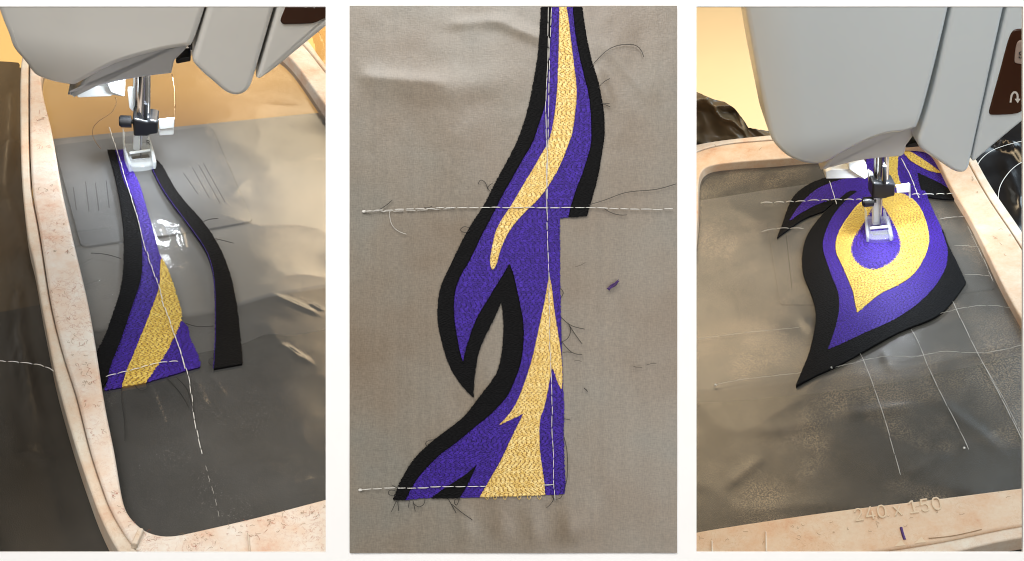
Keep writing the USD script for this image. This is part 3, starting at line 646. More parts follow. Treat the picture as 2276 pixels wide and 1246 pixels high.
# ---- hooped film
lf = thing('hooped_film', LS, LS.flat(np.array([400., 700.])), 'clear grey film stretched in the left hoop with a half stitched flame', 'film')
inset = lambda p, d: np.asarray(Polygon(p).buffer(d).exterior.coords)[:-1]
rip_l = [((150, 520), (260, 505), 6, 0.00040), ((160, 600), (215, 570), 4, 0.00060), ((352, 498), (366, 535), 5, 0.00065), ((400, 505), (414, 560), 5, 0.00070), ((384, 590), (408, 598), 4, 0.00060), ((345, 545), (372, 556), 4, 0.00050), ((185, 640), (228, 618), 4, 0.00050), ((225, 660), (252, 652), 4, 0.00050), ((640, 770), (668, 800), 4, 0.00050), ((690, 672), (722, 690), 4, 0.00060), ((640, 1080), (700, 1060), 8, 0.00025), ((130, 560), (215, 540), 7, 0.00045), ((170, 640), (230, 625), 6, 0.00045), ((340, 480), (400, 500), 8, 0.00050), ((390, 520), (412, 470), 6, 0.00050), ((355, 560), (400, 545), 6, 0.00050), ((380, 600), (420, 580), 6, 0.00040), ((600, 650), (720, 700), 7, 0.00045), ((620, 760), (700, 810), 6, 0.00045), ((430, 830), (460, 910), 8, 0.00045), ((330, 850), (370, 960), 8, 0.00035), ((470, 830), (500, 880), 6, 0.00035), ((200, 735), (240, 728), 4, 0.00040)]
part('film', lf, film_sheet(LS, inset(l_in, 25), -.0003, .0010, 42, .0009, 2, rip_l), M['film'], smooth=True)
rf = thing('hooped_film', RS, RS.flat(np.array([1900., 800.])), 'grey film with painted sparkle sheen stretched in the right hoop with the teardrop flame and white grid lines', 'film')
r9 = np.random.default_rng(12)
for _ in range(46):                          # small puckers round the stitching
    c = np.array([r9.uniform(155, 262), r9.uniform(440, 770)]) if r9.uniform() < .45 else np.array([r9.uniform(345, 470), r9.uniform(440, 720)])
    a_ = r9.uniform(-.9, .5); d_ = np.array([math.cos(a_), math.sin(a_)]) * r9.uniform(8, 26)
    rip_l.append((tuple(c - d_), tuple(c + d_), r9.uniform(3.5, 7), r9.choice([-1, 1]) * r9.uniform(.00012, .0004)))
for _ in range(14):                          # pull lines below the motif
    x_ = r9.uniform(250, 520); rip_l.append(((x_, 850 - (x_ - 240) * .1), (x_ + r9.uniform(5, 35), 900 + r9.uniform(0, 60)), r9.uniform(4, 8), r9.uniform(.0002, .0005)))
rip_r = [((1780, 700), (1815, 740), 9, 0.00072), ((1960, 770), (1985, 830), 7, 0.00054), ((2030, 720), (2060, 745), 6, 0.00054), ((2100, 670), (2125, 690), 5, 0.00045), ((1660, 960), (1850, 930), 20, 0.00054), ((1850, 920), (2060, 900), 16, 0.00063), ((2050, 860), (2240, 1010), 14, 0.00054), ((1700, 1010), (1600, 1090), 14, 0.00045), ((2000, 1060), (2120, 1000), 12, 0.00040)]
part('film', rf, film_sheet(RS, inset(r_in, 25), -.0003, .0016, 26, .0022, 5, rip_r), M['film_sheen_paint'], smooth=True)

# ---- left embroidery
la_out = [(239, 332), (249, 364), (260, 410), (268, 455), (275, 518), (275, 585), (268, 643), (249, 703), (233, 747), (217, 778)]
la_in = [(240, 842), (247, 812), (266, 764), (287, 703), (303, 656), (314, 619), (317, 575), (315, 535), (307, 484), (293, 434), (279, 410), (263, 357), (256, 332)]
lp_in = [(227, 855), (240, 842)] 
lg_l = [(360, 574), (357, 592), (356, 629), (344, 670), (334, 697), (314, 747), (293, 798), (283, 822), (272, 859)]
lg_r = [(360, 574), (376, 606), (388, 643), (398, 673), (403, 693), (401, 714), (388, 747), (371, 778), (354, 806), (337, 830), (324, 849)]
lpr = [(280, 332), (287, 364), (306, 400), (320, 444), (334, 491), (347, 538), (356, 572)]
lb2_l = [(337, 371), (344, 386), (355, 408), (378, 444), (408, 484), (438, 525), (459, 558), (472, 596), (477, 636), (479, 687), (479, 737), (477, 778), (475, 818)]
lb2_r = [(539, 807), (536, 771), (531, 720), (523, 660), (509, 602), (489, 552), (465, 511), (435, 474), (405, 440), (378, 400), (362, 370), (349, 355)]
E0, E1 = -.0022, .0003
kw = dict(ang=math.radians(-2), pitch=2.2, length=11, ragged=2.0, wob=.1, gap=.08, crown=.36)
embroider(lf, LS, 'purple_fill', edges(la_in, [(256, 332), (280, 332)], lpr, lg_l[:], [(272, 859), (233, 866)], [(233, 866), (240, 842)]), E0, E1, M['purplebase'], M['purple'], **kw)
embroider(lf, LS, 'purple_fill', edges([(402, 712), (415, 724), (423, 754), (435, 778), (445, 814)], [(445, 814), (412, 823), (390, 830), (326, 848)], lg_r[:4:-1]), E0, E1, M['purplebase'], M['purple'], cord=None, **{**kw, 'ragged': 3})
embroider(lf, LS, 'black_border', edges(la_out, [(217, 778), (217, 811), (227, 858)], [(227, 858), (240, 842)], la_in, [(256, 332), (239, 332)]), E0, E1 + .0002, M['blackbase'], M['black'], cord=True, cordmat=M['purple'], cords=[spline(la_in, 4)], cordw=1.4, **kw)
embroider(lf, LS, 'black_border', edges(lb2_l, [(475, 818), (539, 807)], lb2_r, [(349, 355), (337, 371)]), E0, E1 + .0002, M['blackbase'], M['black'], cord=True, cordmat=M['purple'], cords=[spline(lb2_l, 4)], cordw=1.6, **kw)
embroider(lf, LS, 'gold_flame', edges(lg_r, [(324, 849), (272, 859)], lg_l[::-1]), E0, E1 + .0002, M['goldbase'], M['goldy'], cord=True, cords=[spline(lg_l, 4)], ang=math.radians(-2), pitch=2.4, length=11, gap=.16, ragged=2.5, wob=.1, crown=.4)
EH = E1 + .0009
basting(lf, LS, [(242, 281), (251, 307), (260, 333), (281, 405), (305, 481), (320, 542), (344, 612), (366, 680), (386, 741), (398, 771), (411, 818)], 26, 1.5, EH, .06)
basting(lf, LS, [(406, 800), (419, 839), (430, 918), (449, 1008)], 26, 1.2, .0003, .12)
basting(lf, LS, [(455, 1030), (480, 1115), (487, 1147)], 30, .5, .0003, .4, mat=M['grid'])
basting(lf, LS, [(233, 837), (255, 831), (281, 825), (318, 815), (354, 805), (401, 801)], 22, 1.3, EH, .14)
for pts in ([(270, 861), (272, 900), (277, 936), (278, 979)], [(300, 856), (310, 866), (322, 866), (332, 852)], [(390, 836), (410, 856), (419, 872), (430, 915)], [(202, 562), (236, 565), (268, 574)], [(450, 493), (466, 487), (485, 485)], [(479, 530), (496, 534), (519, 540)], [(410, 717), (438, 725), (474, 724)], [(244, 866), (240, 880)], [(366, 835), (400, 872), (420, 905)], [(471, 812), (464, 803), (470, 795), (477, 800)]):
    loose(lf, LS, pts, .8, .0012)

# ---- right embroidery
kr = dict(ang=math.radians(4), pitch=1.9, length=8, wob=.3, gap=.08, crown=.36, ragged=1.0)
ta = [(1874, 434), (1860, 446), (1837, 467), (1810, 498), (1791, 531), (1783, 572), (1786, 609), (1800, 643), (1811, 680), (1813, 714), (1806, 754), (1796, 791), (1783, 822), (1769, 856)]
tb = [(1769, 856), (1816, 832), (1862, 811), (1911, 784), (1978, 747), (2029, 724), (2079, 703), (2113, 673), (2147, 626)]
tc = [(2147, 626), (2133, 596), (2120, 569), (2108, 545), (2096, 512)]
pa = [(1905, 424), (1891, 434), (1874, 450), (1850, 480), (1833, 518), (1828, 548), (1837, 582), (1850, 619), (1862, 649), (1864, 687), (1854, 734), (1838, 778)]
pb = [(1838, 778), (1877, 761), (1928, 737), (1988, 710), (2046, 670), (2079, 636), (2096, 609), (2106, 582), (2107, 552), (2096, 515), (2079, 478), (2061, 438)]
ga = [(1968, 432), (1935, 440), (1911, 451), (1891, 474), (1870, 505), (1859, 535), (1860, 562), (1874, 592), (1887, 623), (1897, 649), (1901, 670), (1906, 692)]
gb = [(1906, 692), (1921, 680), (1961, 649), (2012, 623), (2042, 592), (2059, 558), (2064, 528), (2059, 498), (2046, 464), (2026, 440), (1996, 428), (1968, 432)]
drop = spline([(1950, 447), (1963, 461), (1982, 491), (1995, 521), (2000, 545), (1992, 569), (1968, 589), (1941, 597), (1914, 589), (1897, 569), (1894, 545), (1906, 518), (1924, 491), (1940, 462)], 5, True)
pur_out = edges(pa, pb, [(2061, 438), (2055, 424), (1905, 424)])
# the pieces stitched earlier, further back
wing_black = edges([(1727, 528), (1742, 488), (1759, 444), (1783, 418), (1810, 403), (1837, 394), (1880, 384), (1935, 372)], [(1935, 372), (1960, 440)], [(1960, 440), (1880, 440), (1850, 452), (1830, 469)], [(1830, 469), (1789, 484), (1756, 506), (1727, 528)])
wing_purple = edges([(1755, 490), (1776, 457), (1810, 424), (1843, 407), (1890, 394), (1935, 386)], [(1935, 386), (1950, 430), (1905, 428)], [(1905, 428), (1877, 437), (1843, 444), (1786, 469), (1755, 490)])
back_purple = edges([(1925, 300), (2030, 300), (2065, 330), (2090, 352), (2112, 405), (2124, 432)], [(2124, 432), (2055, 436), (1950, 432)], [(1950, 432), (1930, 390), (1925, 300)])
embroider(rf, RS, 'black_border', wing_black, E0, E1, M['blackbase'], M['black'], **kr)
embroider(rf, RS, 'purple_fill', wing_purple, E0, E1 + .0003, M['purplebase'], M['purple'], **kr)
embroider(rf, RS, 'purple_fill', back_purple, E0, E1 + .0002, M['purplebase'], M['purple'], **kr)
embroider(rf, RS, 'gold_leaf', edges([(2006, 335), (2024, 337), (2047, 351), (2070, 366), (2093, 384)], [(2093, 384), (2067, 379), (2042, 367), (2022, 354), (2006, 335)]), E0, E1 + .0006, M['goldbase'], M['goldy'], **kr)
embroider(rf, RS, 'gold_stem', edges([(1976, 330), (1974, 380), (1972, 420)], [(1972, 420), (2004, 412)], [(2004, 412), (1996, 390), (1995, 365), (1998, 330)]), E0, E1 + .0006, M['goldbase'], M['goldy'], **kr)
embroider(rf, RS, 'black_wedge', edges([(2040, 383), (2061, 393), (2090, 407), (2122, 427)], [(2122, 427), (2126, 439), (2067, 437)], [(2067, 437), (2050, 424), (2040, 383)]), E0, E1 + .0005, M['blackbase'], M['black'], **kr)
tear = edges(ta, tb, tc, [(2096, 512), (2060, 452), (1880, 430)])
pur_hole = np.asarray(Polygon(edges(pa, pb, [(2061, 438), (1905, 424)])).buffer(-2).exterior.coords)[:-1]
embroider(rf, RS, 'black_border', edges(ta, tb, tc, [(2096, 512), (2093, 508)], pb[-4::-1], pa[::-1], [(1905, 424), (1890, 424), (1874, 434)]), E0, E1 + .0008, M['blackbase'], M['black'], cord=True, cords=[spline(pb[:-3], 4), spline(pa, 4)], cordw=2.0, **kr)
embroider(rf, RS, 'purple_fill', pur_out, E0, E1 + .0006, M['purplebase'], M['purple'], **kr)
embroider(rf, RS, 'gold_ring', edges(ga, gb), E0, E1 + .0010, M['goldbase'], M['goldy'], holes=[drop], cord=True, cords=[spline(ga, 4), spline(gb[:-2], 4)], cordlen=6, ang=math.radians(4), pitch=2.0, length=7, wob=.5, gap=.14, crown=.4, ragged=1.2)
embroider(rf, RS, 'purple_drop', inset(drop, 1.0), E0, E1 + .0010, M['purplebase'], M['purple'], cord=True, cordw=2, **kr)
EH = E1 + .0022
basting(rf, RS, [(1688, 450), (1756, 448), (1810, 445), (1870, 443.5), (1915, 443)], 26, 1.5, EH, .16)
basting(rf, RS, [(2024, 431.5), (2060, 431), (2120, 430)], 24, 1.3, EH, .2)
basting(rf, RS, [(1843, 401), (1851, 427), (1859, 453)], 40, 1.1, EH, .04)
basting(rf, RS, [(2003, 350), (2026, 397), (2042, 439)], 40, 1.2, EH, .04)
GH = .0006
for pts, r, d in (([(1692, 515), (1725, 508), (1786, 507)], 1.3, 34), ([(1535, 756), (1641, 741), (1700, 735), (1776, 727)], .7, 60), ([(2083, 698), (2147, 683), (2205, 678), (2245, 684), (2290, 690)], .8, 40), ([(1590, 855), (1665, 841), (1773, 829), (1843, 818), (1911, 803), (1978, 791), (2029, 793), (2096, 781), (2181, 784), (2273, 766), (2300, 760)], .95, 46),
                  ([(1911, 784), (1921, 805), (1955, 897), (1984, 993), (2002, 1058)], 1.2, 60), ([(2025, 730), (2046, 771), (2058, 803), (2099, 890), (2141, 972), (2153, 998)], 1.2, 60), ([(2117, 666), (2133, 703), (2167, 774), (2183, 804), (2227, 886), (2272, 979), (2290, 1015)], 1.2, 60), ([(2170, 780), (2196, 826), (2232, 888), (2272, 968)], .7, 60),
                  ([(2088, 486), (2120, 482), (2154, 480)], .9, 40), ([(2150, 501), (2180, 563), (2208, 626)], .8, 40), ([(2143, 609), (2170, 610), (2201, 613)], .8, 40), ([(2120, 545), (2150, 546), (2175, 548)], .6, 40)):
    basting(rf, RS, pts, d, r * .8, GH, .05, jit=.25, name='grid_thread', mat=M['grid'])
for c in ((1590, 855), (1848, 817), (2143, 995)):
    s = trimesh.creation.icosphere(2, 2.6 * RS.mppx(RS.flat(np.array(c, float)))); s.apply_translation(RS.flat(np.array(c, float), GH)); part('thread_knot', rf, s, M['white'], smooth=True)

# ---- machine beds, tables and the added dark cloths under the hoops
def slab(st, px, h0, h1, bev=.002, corner=.006): return solid_flat(st, px, h0, h1, bev, corner=corner, step=.004)
def station_ground(st, side):
    A = st.flat(np.array([(1138., 623.)]), -.075)[0]
    return A

# ---- sewing machine
def machine(st, side, o, label):
    SH = M['shell' if side == 'left' else 'shell_cool_tint']
    base = st.flat(np.asarray(o['bed'], float), -.075).mean(0)
    t = thing('sewing_machine', st, base, label, 'sewing machine')
    bed = part('bed', t, slab(st, o['bed'], -.075, -.0065), M['bed'], smooth=40)
    pl = part('needle_plate', t, solid_flat(st, o['plate'], -.0066, -.0052, .0004, corner=.003), M['plate'], smooth=40)
    for a, b in o['grooves']:
        part('guide_line', pl, bar_on(st, a, b, 1.6, -.0054, -.0050, .00005), M['groove'])
    V0 = o['v0']
    def bulge(Vv):
        V2 = Vv.copy(); x = V2[:, 0]; x0_, x1_ = x.min(), x.max(); y = V2[:, 1]
        tl = np.clip((x0_ + .030 - x) / .030, 0, 1); tb = np.clip((y.min() + .028 - y) / .028, 0, 1)
        frontness = np.clip((V2[:, 2] - V2[:, 2].min()) / (V2[:, 2].max() - V2[:, 2].min()), 0, 1)
        V2[:, 2] -= (.012 * tl ** 2 + .007 * tb ** 2) * frontness
        return V2
    part('face_cover', t, solid_front(st, o['main'], V0, .045, .0028, corner=.0015, bulge=bulge, cell=.006, step=.002), SH, smooth=45)
    part('lamp_recess', t, solid_front(st, o['recess'], V0 + .016, .03, .002, step=.002), M['recess'], smooth=40)
    part('thread_guide_cover', t, solid_front(st, o['middle'], V0 + .001, .045, .0028, corner=.003, step=.002), SH, smooth=40)
    part('body', t, solid_front(st, o['right'], V0 + .002, .045, .0022, corner=.001, step=.002), SH, smooth=40)
    part('inner_frame', t, solid_front(st, o['inner'], V0 + .035, .03, .001), M['shell_dark'], smooth=40)
    part('thread_slot', t, solid_front(st, o['slot'], V0 + .02, .01, .0005), M['blackmetal'], smooth=40)
    cp = part('control_panel', t, solid_front(st, o['panel'], V0 + .0012, .006, .0008, corner=.002, step=.001), M['brown'], smooth=40)
    for b in o['buttons']:
        part('button', cp, solid_front(st, b, V0 + .0006, .003, .0004, corner=.001, step=.0008), M['button'], smooth=40)
    for (s, px, hpx) in o['text']:
        tm = meshkit.text_mesh(s, 1.0, .1); tv = np.asarray(tm.vertices)
        a, b, c = st.front(np.array([px, (px[0] + hpx, px[1] - hpx * .05), (px[0], px[1] - hpx)], float), V0 + .0004)
        part('lettering', cp, trimesh.Trimesh(a + np.outer(tv[:, 0], b - a) + np.outer(tv[:, 1], c - a) + np.outer(tv[:, 2], [0, -.003, 0]), tm.faces, process=False), M['shell_dark'])
    if o['icon'] is not None:
        ox, oy, sc = o['icon']
        arc = [(-.62, .75), (-.55, .1), (-.42, -.45), (-.05, -.85), (.35, -.7), (.5, -.2), (.47, .25)]
        pth = spline([(ox + x * sc, oy + y * sc) for x, y in arc], 6); q = st.front(pth, V0 + .0008)
        k = st.mppx(q[0])
        band = LineString(q[:, [0, 2]]).buffer(.14 * sc * k, cap_style='flat')
        hd = st.front(np.array([(ox + .05 * sc, oy + .2 * sc), (ox + .92 * sc, oy + .2 * sc), (ox + .5 * sc, oy + .85 * sc)]), V0 + .0008)
        for g in (band, Polygon(hd[:, [0, 2]])):
            mm = trimesh.creation.extrude_polygon(g, .0006, engine='earcut'); vv = np.asarray(mm.vertices)
            part('icon', cp, trimesh.Trimesh(np.column_stack([vv[:, 0], V0 + .0014 - vv[:, 2], vv[:, 1]]), mm.faces[:, ::-1], process=False), M['icon'])
    # needle side: everything stands in the upright plane through the needle
    N = lambda p, v=0.0: st.front(np.array(p, float), v)
    k = st.mppx(np.zeros(3))
    def bar(name, top, bot, rpx, mat, v=0.0, parent=t):
        return part(name, parent, cyl(N(top, v), N(bot, v), rpx * k, 24), mat, smooth=50)
    for nm, a, b, r, mt, v in o['bars']:
        bar(nm, a, b, r, M[mt], v)
    def plate(name, px, v, dep, mat, bev=.0008, corner=.0008, parent=t):
        return part(name, parent, solid_front(st, px, v, dep, bev, corner=corner, step=.0008), mat, smooth=40)
    cl = plate('needle_clamp', o['clamp'], -.006, .012, M['blackmetal'], .0015, .001)
    a, b = o['screw']; A, B2 = N(a, -.003), N(b, -.003)
    part('clamp_screw', cl, cat_mesh([cyl(A, B2, o['screw_r'] * k, 28), cyl(A + (A - B2) * .12, A, o['screw_r'] * .8 * k, 28), cyl(B2, B2 + (B2 - A) * .35, o['screw_r'] * .35 * k, 16)]), M['blackmetal'], smooth=40)
    part('threader_plate', t, cat_mesh([solid_front(st, o['tab'], -.004, .0015, .0004, step=.0008), solid_front(st, o['tab2'], -.0035, .0012, .0003, step=.0008)]), M['lever'], smooth=40)
    plate('threader_lever', o['lever'], .002, .008, M['lever'], .0005, .0005)
    plate('lever_arm', o['leverarm'], .0005, .010, M['lever'], .0005, .0005)
    plate('presser_bracket', o['bracket'], .004, .003, M['lever'], .0005, .0005)
    plate('foot_shank', o['shank'], .002, .004, M['lever'], .0008, .0008)
    nd = N(o['needle'][0]), N(o['needle'][1])
    part('needle', t, tube(np.array([nd[0], nd[0] * .45 + nd[1] * .55, nd[1] * .93 + nd[0] * .07, nd[1] + [0, 0, .0]]), np.array([2.6, 1.9, 1.6, .5]) * k, 14), M['steel'], smooth=40)
    # presser foot: a clear sole with a slot, two raised cheeks, a steel cross bar
    ft = part('presser_foot', t, solid_flat(st, o['sole'], .0012, .0042, .0008, holes=[o['slot_hole']], step=.0008), M['clear'], smooth=40)
    for ck in o['cheeks']:
        part('cheek', ft, solid_flat(st, ck, .004, .0085, .0006, step=.0008), M['clear'], smooth=40)
    a, b = st.flat(np.array(o['crossbar'], float), .006); part('cross_bar', ft, cyl(a, b, 3.2 * k, 16), M['lever'], smooth=40)
    a, b = st.flat(np.array(o['footbar'], float), .003); part('sole_bar', ft, cyl(a, b, 1.5 * k, 12), M['blackmetal'], smooth=40)
    if o.get('foot_letter'):
        tm = meshkit.text_mesh('R', 1.0, .1); tv = np.asarray(tm.vertices)
        a, b, c = st.flat(np.array(o['foot_letter'], float), .0088); q = a + np.outer(tv[:, 0], b - a) + np.outer(tv[:, 1], c - a); q[:, 2] += tv[:, 2] * .002
        part('foot_letter', ft, trimesh.Trimesh(q, tm.faces, process=False), M['blackmetal'])
    for pts, v, mt in o['threads']:
        q = st.front(spline(pts, 8), v); part('upper_thread', t, tube(q, .75 * k, 5), M[mt], smooth=True)
    return t

LO = dict(
    v0=-.028,
    bed=[(82, 309), (118, 305), (691, 249), (900, 232), (1010, 560), (720, 636), (600, 655), (480, 690), (200, 735), (130, 742)],
    plate=[(120, 322), (470, 278), (562, 490), (440, 512), (180, 548)],
    grooves=[((408, 384), (440, 430)), ((428, 372), (466, 440)), ((442, 366), (490, 452)), ((452, 362), (500, 448)), ((163, 415), (170, 466)), ((190, 402), (198, 470)), ((212, 405), (220, 468)), ((236, 400), (243, 462))],
    main=edges([(-40, -110), (-30, -20), (0, 67), (15, 100), (24, 125), (51, 155), (72, 185), (90, 193), (111, 199), (140, 204), (160, 206), (167, 203)], [(167, 203), (202, 179), (253, 148), (303, 130), (354, 116), (425, 104)], [(425, 104), (435, 81), (457, 14), (497, -110)]),
    recess=edges([(150, 212), (165, 204), (200, 160), (250, 120), (420, 85)], [(420, 85), (415, 108), (388, 136), (386, 142)], [(386, 142), (381, 165)], [(381, 165), (290, 177), (165, 206)]),
    middle=edges([(500, -110), (461, 14), (440, 85), (427, 126)], [(427, 126), (429, 140), (435, 148)], [(435, 148), (455, 168), (472, 182), (490, 198), (506, 209), (526, 214), (546, 207), (556, 195), (562, 180)], [(562, 180), (574, 140), (611, 14), (648, -110)]),
    right=edges([(654, -110), (617, 14), (580, 140), (567, 181)], [(567, 181), (573, 179)], [(573, 179), (600, 162), (640, 130), (724, 61), (850, -40)], [(900, -110)]),
    inner=[(400, -110), (420, 30), (404, 90), (430, 118), (560, 150), (700, 40), (800, -110)],
    slot=[(391, 136), (400, 128), (424, 126), (424, 136), (392, 142)],
    panel=edges([(660, -110), (640, 0), (625, 40), (622, 50)], [(622, 50), (628, 54), (640, 54.5), (690, 53), (705, 49), (760, 20), (850, -60)], [(870, -110)]),
    buttons=[], text=[], icon=(690, 4, 17),
    bars=[('presser_bar', (303, 150), (301, 246), 6.5, 'chrome', .008), ('needle_bar', (320, 150), (320, 268), 13.5, 'chrome', 0.0), ('bar_slot', (324, 230), (324, 262), 4.0, 'blackmetal', -.0042)],
    clamp=[(294, 262), (330, 270), (332, 266), (352, 270), (351, 298), (331, 301), (330, 304), (297, 304)],
    screw=((268, 269), (292, 270)), screw_r=13,
    tab=[(353, 266), (388, 263.5), (387, 284), (353.5, 288)], tab2=[(353, 288.5), (387, 284.5), (386, 299), (354, 301)],
    lever=[(168, 204), (172, 217), (245, 214), (250, 211), (277, 215), (276, 196), (250, 190), (206, 192)],
    leverarm=[(237, 186), (252, 181), (277, 178), (277, 215), (262, 210), (246, 205)],
    bracket=[(283, 198), (296, 197), (297, 250), (287, 240)],
    shank=[(296, 300), (311, 300), (310, 336), (295, 334)],
    needle=((314, 300), (313, 354)),
    sole=edges([(277, 318), (281, 345), (288, 366)], [(288, 366), (294, 370), (343, 364), (348, 358)], [(348, 358), (343, 335), (335, 312)], [(277, 318)]),
    slot_hole=[(290, 338), (294, 352), (334, 348), (330, 332)],
    cheeks=[edges([(273, 284), (275, 333), (287, 366)], [(287, 366), (292, 366), (281, 332), (279, 284)]), edges([(331, 300), (340, 326), (347, 358)], [(347, 358), (342, 360), (334, 328), (326, 302)])],
    crossbar=[(288, 340), (334, 333)], footbar=[(297, 355), (328, 351)], foot_letter=[(325, 322), (335, 321), (324, 312)],
    threads=[([(256, 216), (259, 225), (250, 247), (233, 260), (216, 272), (207, 285), (206, 300), (212, 314), (224, 330)], .004, 'tan'), ([(382, 164), (387, 190), (389, 220), (388, 264)], -.003, 'tan')])
RO = dict(
    v0=-.036,
    bed=[(1500, 452), (1700, 420), (2120, 362), (2200, 500), (2310, 680), (2335, 742), (2050, 812), (1780, 846), (1600, 866), (1480, 874)],
    plate=[(1704, 492), (1790, 470), (2150, 430), (2215, 640), (2100, 655), (1812, 676), (1734, 676)],
    grooves=[((1980, 690), (2000, 740)), ((1745, 500), (1760, 640))],
    main=edges([(1648, -110), (1660, 14), (1670, 74), (1685, 162), (1705, 263), (1715, 310), (1725, 329), (1752, 354), (1783, 369), (1805, 376), (1822, 378), (1838, 374)], [(1838, 374), (1864, 357), (1897, 334), (1934, 314), (1975, 300), (2005, 297), (2039, 287)], [(2039, 287), (2049, 256), (2066, 196), (2093, 88), (2110, 14), (2138, -110)]),
    recess=edges([(1825, 378), (1860, 340), (1920, 300), (2045, 270)], [(2045, 270), (2034, 298), (2015, 324)], [(2015, 324), (2010, 344), (2002, 349)], [(2002, 349), (1911, 358), (1838, 377)]),
    middle=edges([(2144, -110), (2117, 14), (2100, 91), (2073, 209), (2046, 297)], [(2046, 297), (2041, 318), (2047, 332)], [(2047, 332), (2070, 349), (2093, 364), (2120, 381), (2140, 385), (2152, 377), (2157, 361)], [(2157, 361), (2163, 335), (2233, 14), (2262, -110)]),
    right=edges([(2270, -110), (2240, 14), (2170, 313), (2160, 360)], [(2160, 360), (2167, 359)], [(2167, 359), (2215, 318), (2273, 270), (2420, 150)], [(2480, -110)]),
    inner=[(2060, -110), (2060, 150), (2020, 270), (2030, 312), (2140, 345), (2240, 230), (2400, -110)],
    slot=[(2012, 326), (2030, 316), (2043, 318), (2044, 326), (2014, 328)],
    panel=edges([(2400, 40), (2273, 64), (2255, 67), (2245, 81), (2228, 140), (2211, 202), (2199, 246)], [(2199, 246), (2200, 254), (2208, 256), (2258, 253), (2273, 246), (2390, 170)], [(2430, 60)]),
    buttons=[edges([(2267, 90), (2261, 96), (2255, 135)], [(2255, 135), (2258, 140), (2330, 132), (2345, 80)])], text=[('S', (2263, 129), 15)], icon=(2255, 217, 14),
    bars=[('presser_bar', (1949, 330), (1949, 425), 6.5, 'chrome', .008), ('needle_bar', (1963, 330), (1962, 412), 12.0, 'chrome', 0.0), ('bar_slot', (1966, 368), (1966, 406), 4.0, 'blackmetal', -.0055)],
    clamp=[(1940, 406), (1972, 408), (1974, 406), (1991, 409), (1989, 436), (1972, 440), (1971, 442), (1939, 442)],
    screw=((1920, 449), (1940, 447)), screw_r=11,
    tab=[(1992, 413), (2023, 408), (2023, 427), (1994, 429)], tab2=[(2020.5, 409), (2024, 408.5), (2024, 441), (2021, 441)],
    lever=[(1835, 382), (1836, 397), (1901, 396), (1908, 394), (1922, 398), (1930, 393), (1925, 376), (1886, 376), (1849, 377)],
    leverarm=[(1886, 363), (1905, 361), (1925, 362), (1930, 393), (1922, 398), (1902, 386), (1887, 376)],
    bracket=[(1930, 378), (1942, 386), (1940, 430), (1932, 410)],
    shank=[(1941, 440), (1961, 440), (1958, 502), (1941, 502)],
    needle=((1959, 440), (1956, 508)),
    sole=edges([(1922, 480), (1924, 510), (1926, 524)], [(1926, 524), (1932, 531), (1984, 527), (1985, 520)], [(1985, 520), (1980, 495), (1974, 475)], [(1922, 480)]),
    slot_hole=[(1934, 500), (1936, 512), (1972, 509), (1968, 496)],
    cheeks=[edges([(1921, 460), (1923, 500), (1926, 526)], [(1926, 526), (1931, 526), (1929, 500), (1927, 460)]), edges([(1965, 462), (1976, 490), (1984, 522)], [(1984, 522), (1979, 524), (1971, 492), (1960, 463)])],
    crossbar=[(1934, 507), (1976, 503)], footbar=[(1940, 521), (1976, 518)], foot_letter=None,
    threads=[([(1926, 525), (1935, 540), (1950, 545), (1962, 541), (1968, 533)], .004, 'tan')])
lm = machine(LS, 'left', LO, 'grey sewing machine in the left panel, needle over the narrow flame bands')
rm = machine(RS, 'right', RO, 'grey sewing machine with cool light put into its shell colour in the right panel, needle over the gold teardrop')

# ---- tables and background
def quad(st, px, h, th=.02): return solid_flat(st, px, h - th, h, .001, step=.02)
single('table', LS, quad(LS, [(-400, -320), (1000, -420), (1500, 1200), (900, 1700), (-300, 1500)], -.075), M['cream'], 'cream table with gold light put into its colour under the left sewing machine', 'table', 'structure')
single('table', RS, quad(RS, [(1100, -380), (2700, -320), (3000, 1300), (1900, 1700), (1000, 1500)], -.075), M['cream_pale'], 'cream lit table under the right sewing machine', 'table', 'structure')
single('added_dark_cloth', LS, film_sheet(LS, [(-160, 700), (120, 655), (480, 640), (1150, 560), (1500, 1150), (900, 1550), (-250, 1400)], -.030, .012, 30, .005, 11), M['cloth_dark'], 'dark grey cloth added under the front of the left hoop to darken the film', 'cloth', smooth=True)  # added dark layer, darkens the front of the film above
single('added_dark_cloth', RS, film_sheet(RS, [(1330, 372), (1760, 340), (2140, 296), (2330, 640), (2700, 1250), (1900, 1560), (1250, 1450)], -.016, .006, 30, .006, 12), M['cloth_dark'], 'dark brown-grey cloth added under the right hoop to darken the film', 'cloth', smooth=True)  # added here too, darkens the film seen over it
# loose film outside the hoops
single('film_excess', LS, film_sheet(LS, [(-160, 120), (40, 128), (75, 190), (70, 420), (110, 600), (150, 800), (215, 1030), (290, 1200), (330, 1300), (-160, 1300)], -.0045, .007, 20, .0022, 21, [((25, 560), (70, 1000), 12, .0025), ((-10, 250), (30, 700), 10, .003), ((5, 330), (45, 300), 8, .0015), ((30, 700), (100, 980), 8, .0018), ((20, 420), (60, 640), 7, .003), ((20, 170), (14, 400), 9, .005), ((40, 620), (30, 780), 6, .002), ((40, 980), (120, 1010), 9, .001)]), M['film_dark'], 'crumpled dark film left of the cream hoop', 'film', smooth=True)
st_ = single('film_excess', RS, film_sheet(RS, [(2100, 300), (2180, 230), (2440, 130), (2640, 700), (2620, 960), (2480, 860), (2280, 560), (2180, 400)], -.004, .012, 30, .003, 22, [((2230, 330), (2280, 480), 8, .005), ((2200, 300), (2260, 320), 7, .006), ((2240, 300), (2290, 350), 6, .004)]), M['blackcloth'], 'dark glossy film bunched right of the right hoop behind its rail', 'film', smooth=True)

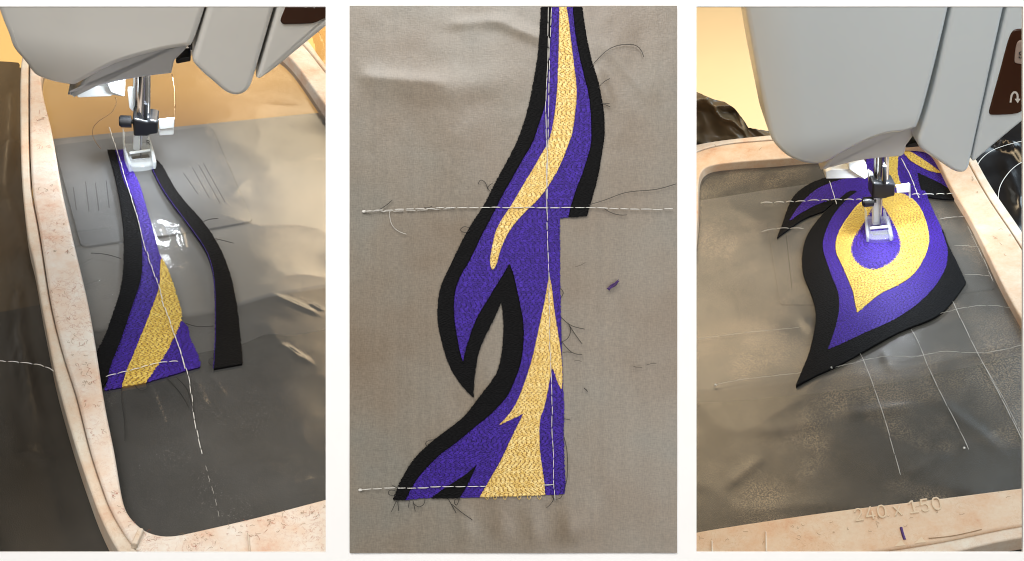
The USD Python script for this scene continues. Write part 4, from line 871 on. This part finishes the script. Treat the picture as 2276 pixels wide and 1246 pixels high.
# dark film bunched behind the back rail of the right hoop
b0 = RS.flat(np.array([1600., 322.]), .0)
xs = np.linspace(1440, 1745, 80); ts = np.linspace(0, 1, 50)
top = np.interp(xs, [1440, 1500, 1548, 1566, 1590, 1612, 1632, 1650, 1664, 1690, 1712, 1745], [190, 196, 203, 212, 221, 226, 240, 262, 284, 288, 291, 306])
top = top + 2.5 * (meshkit.fbm(np.column_stack([xs / 6, xs * 0, xs * 0])) - .5)
PXg = np.stack([np.broadcast_to(xs, (50, 80)), 345 + (top[None] - 345) * ts[:, None]], -1)
Hp = RS.front(PXg, b0[1])
u = np.stack([PXg[..., 0] / 60 + ts[:, None] * 1.5, PXg[..., 1] / 50, np.zeros((50, 80))], -1)
rd = 1 - 2 * np.abs(meshkit.fbm(u.reshape(-1, 3), octaves=2) - .5).reshape(50, 80)
dirs = Hp - RS.eye; dirs /= np.linalg.norm(dirs, axis=-1, keepdims=True)
Hp = Hp + dirs * (.030 * ts[:, None] - .026 * rd ** 2 + .01)[..., None]
ii = np.arange(4000).reshape(50, 80)
hf = np.vstack([np.stack([ii[:-1, :-1], ii[:-1, 1:], ii[1:, 1:]], -1).reshape(-1, 3), np.stack([ii[:-1, :-1], ii[1:, 1:], ii[1:, :-1]], -1).reshape(-1, 3)])
single('bunched_film', RS, (Hp.reshape(-1, 3), hf), M['film_brown'], 'dark brown film bunched up behind the back rail of the right hoop', 'film', smooth=True)
basting(thing('seam_thread', LS, LS.flat(np.array([60., 812.])), 'white stitched thread across the dark film left of the cream hoop', 'thread'), LS, [(-20, 800), (0, 802), (29, 804), (64, 807), (104, 816), (124, 828)], 28, 1.5, .0005, .1, name='stitches')
snippet(RS, [(2175, 400), (2173, 367), (2187, 347), (2214, 330), (2273, 313), (2310, 306)], 'thin white thread curving over the dark film, nearest the right machine', M['white'], .8, .002)
snippet(RS, [(2219, 440), (2221, 420), (2231, 398), (2251, 374), (2273, 359), (2310, 340)], 'thin white thread curving over the dark film, lower of the two loops', M['white'], .8, .002)
single('film_excess', LS, film_sheet(LS, [(690, 60), (700, -40), (900, -60), (1000, 300), (840, 260), (720, 130)], -.004, .014, 40, .0025, 31, [((700, 60), (730, 110), 6, .006)]), M['film_gold'], 'clear film with gold light put into its colour behind the upper right corner of the left hoop', 'film', smooth=True)
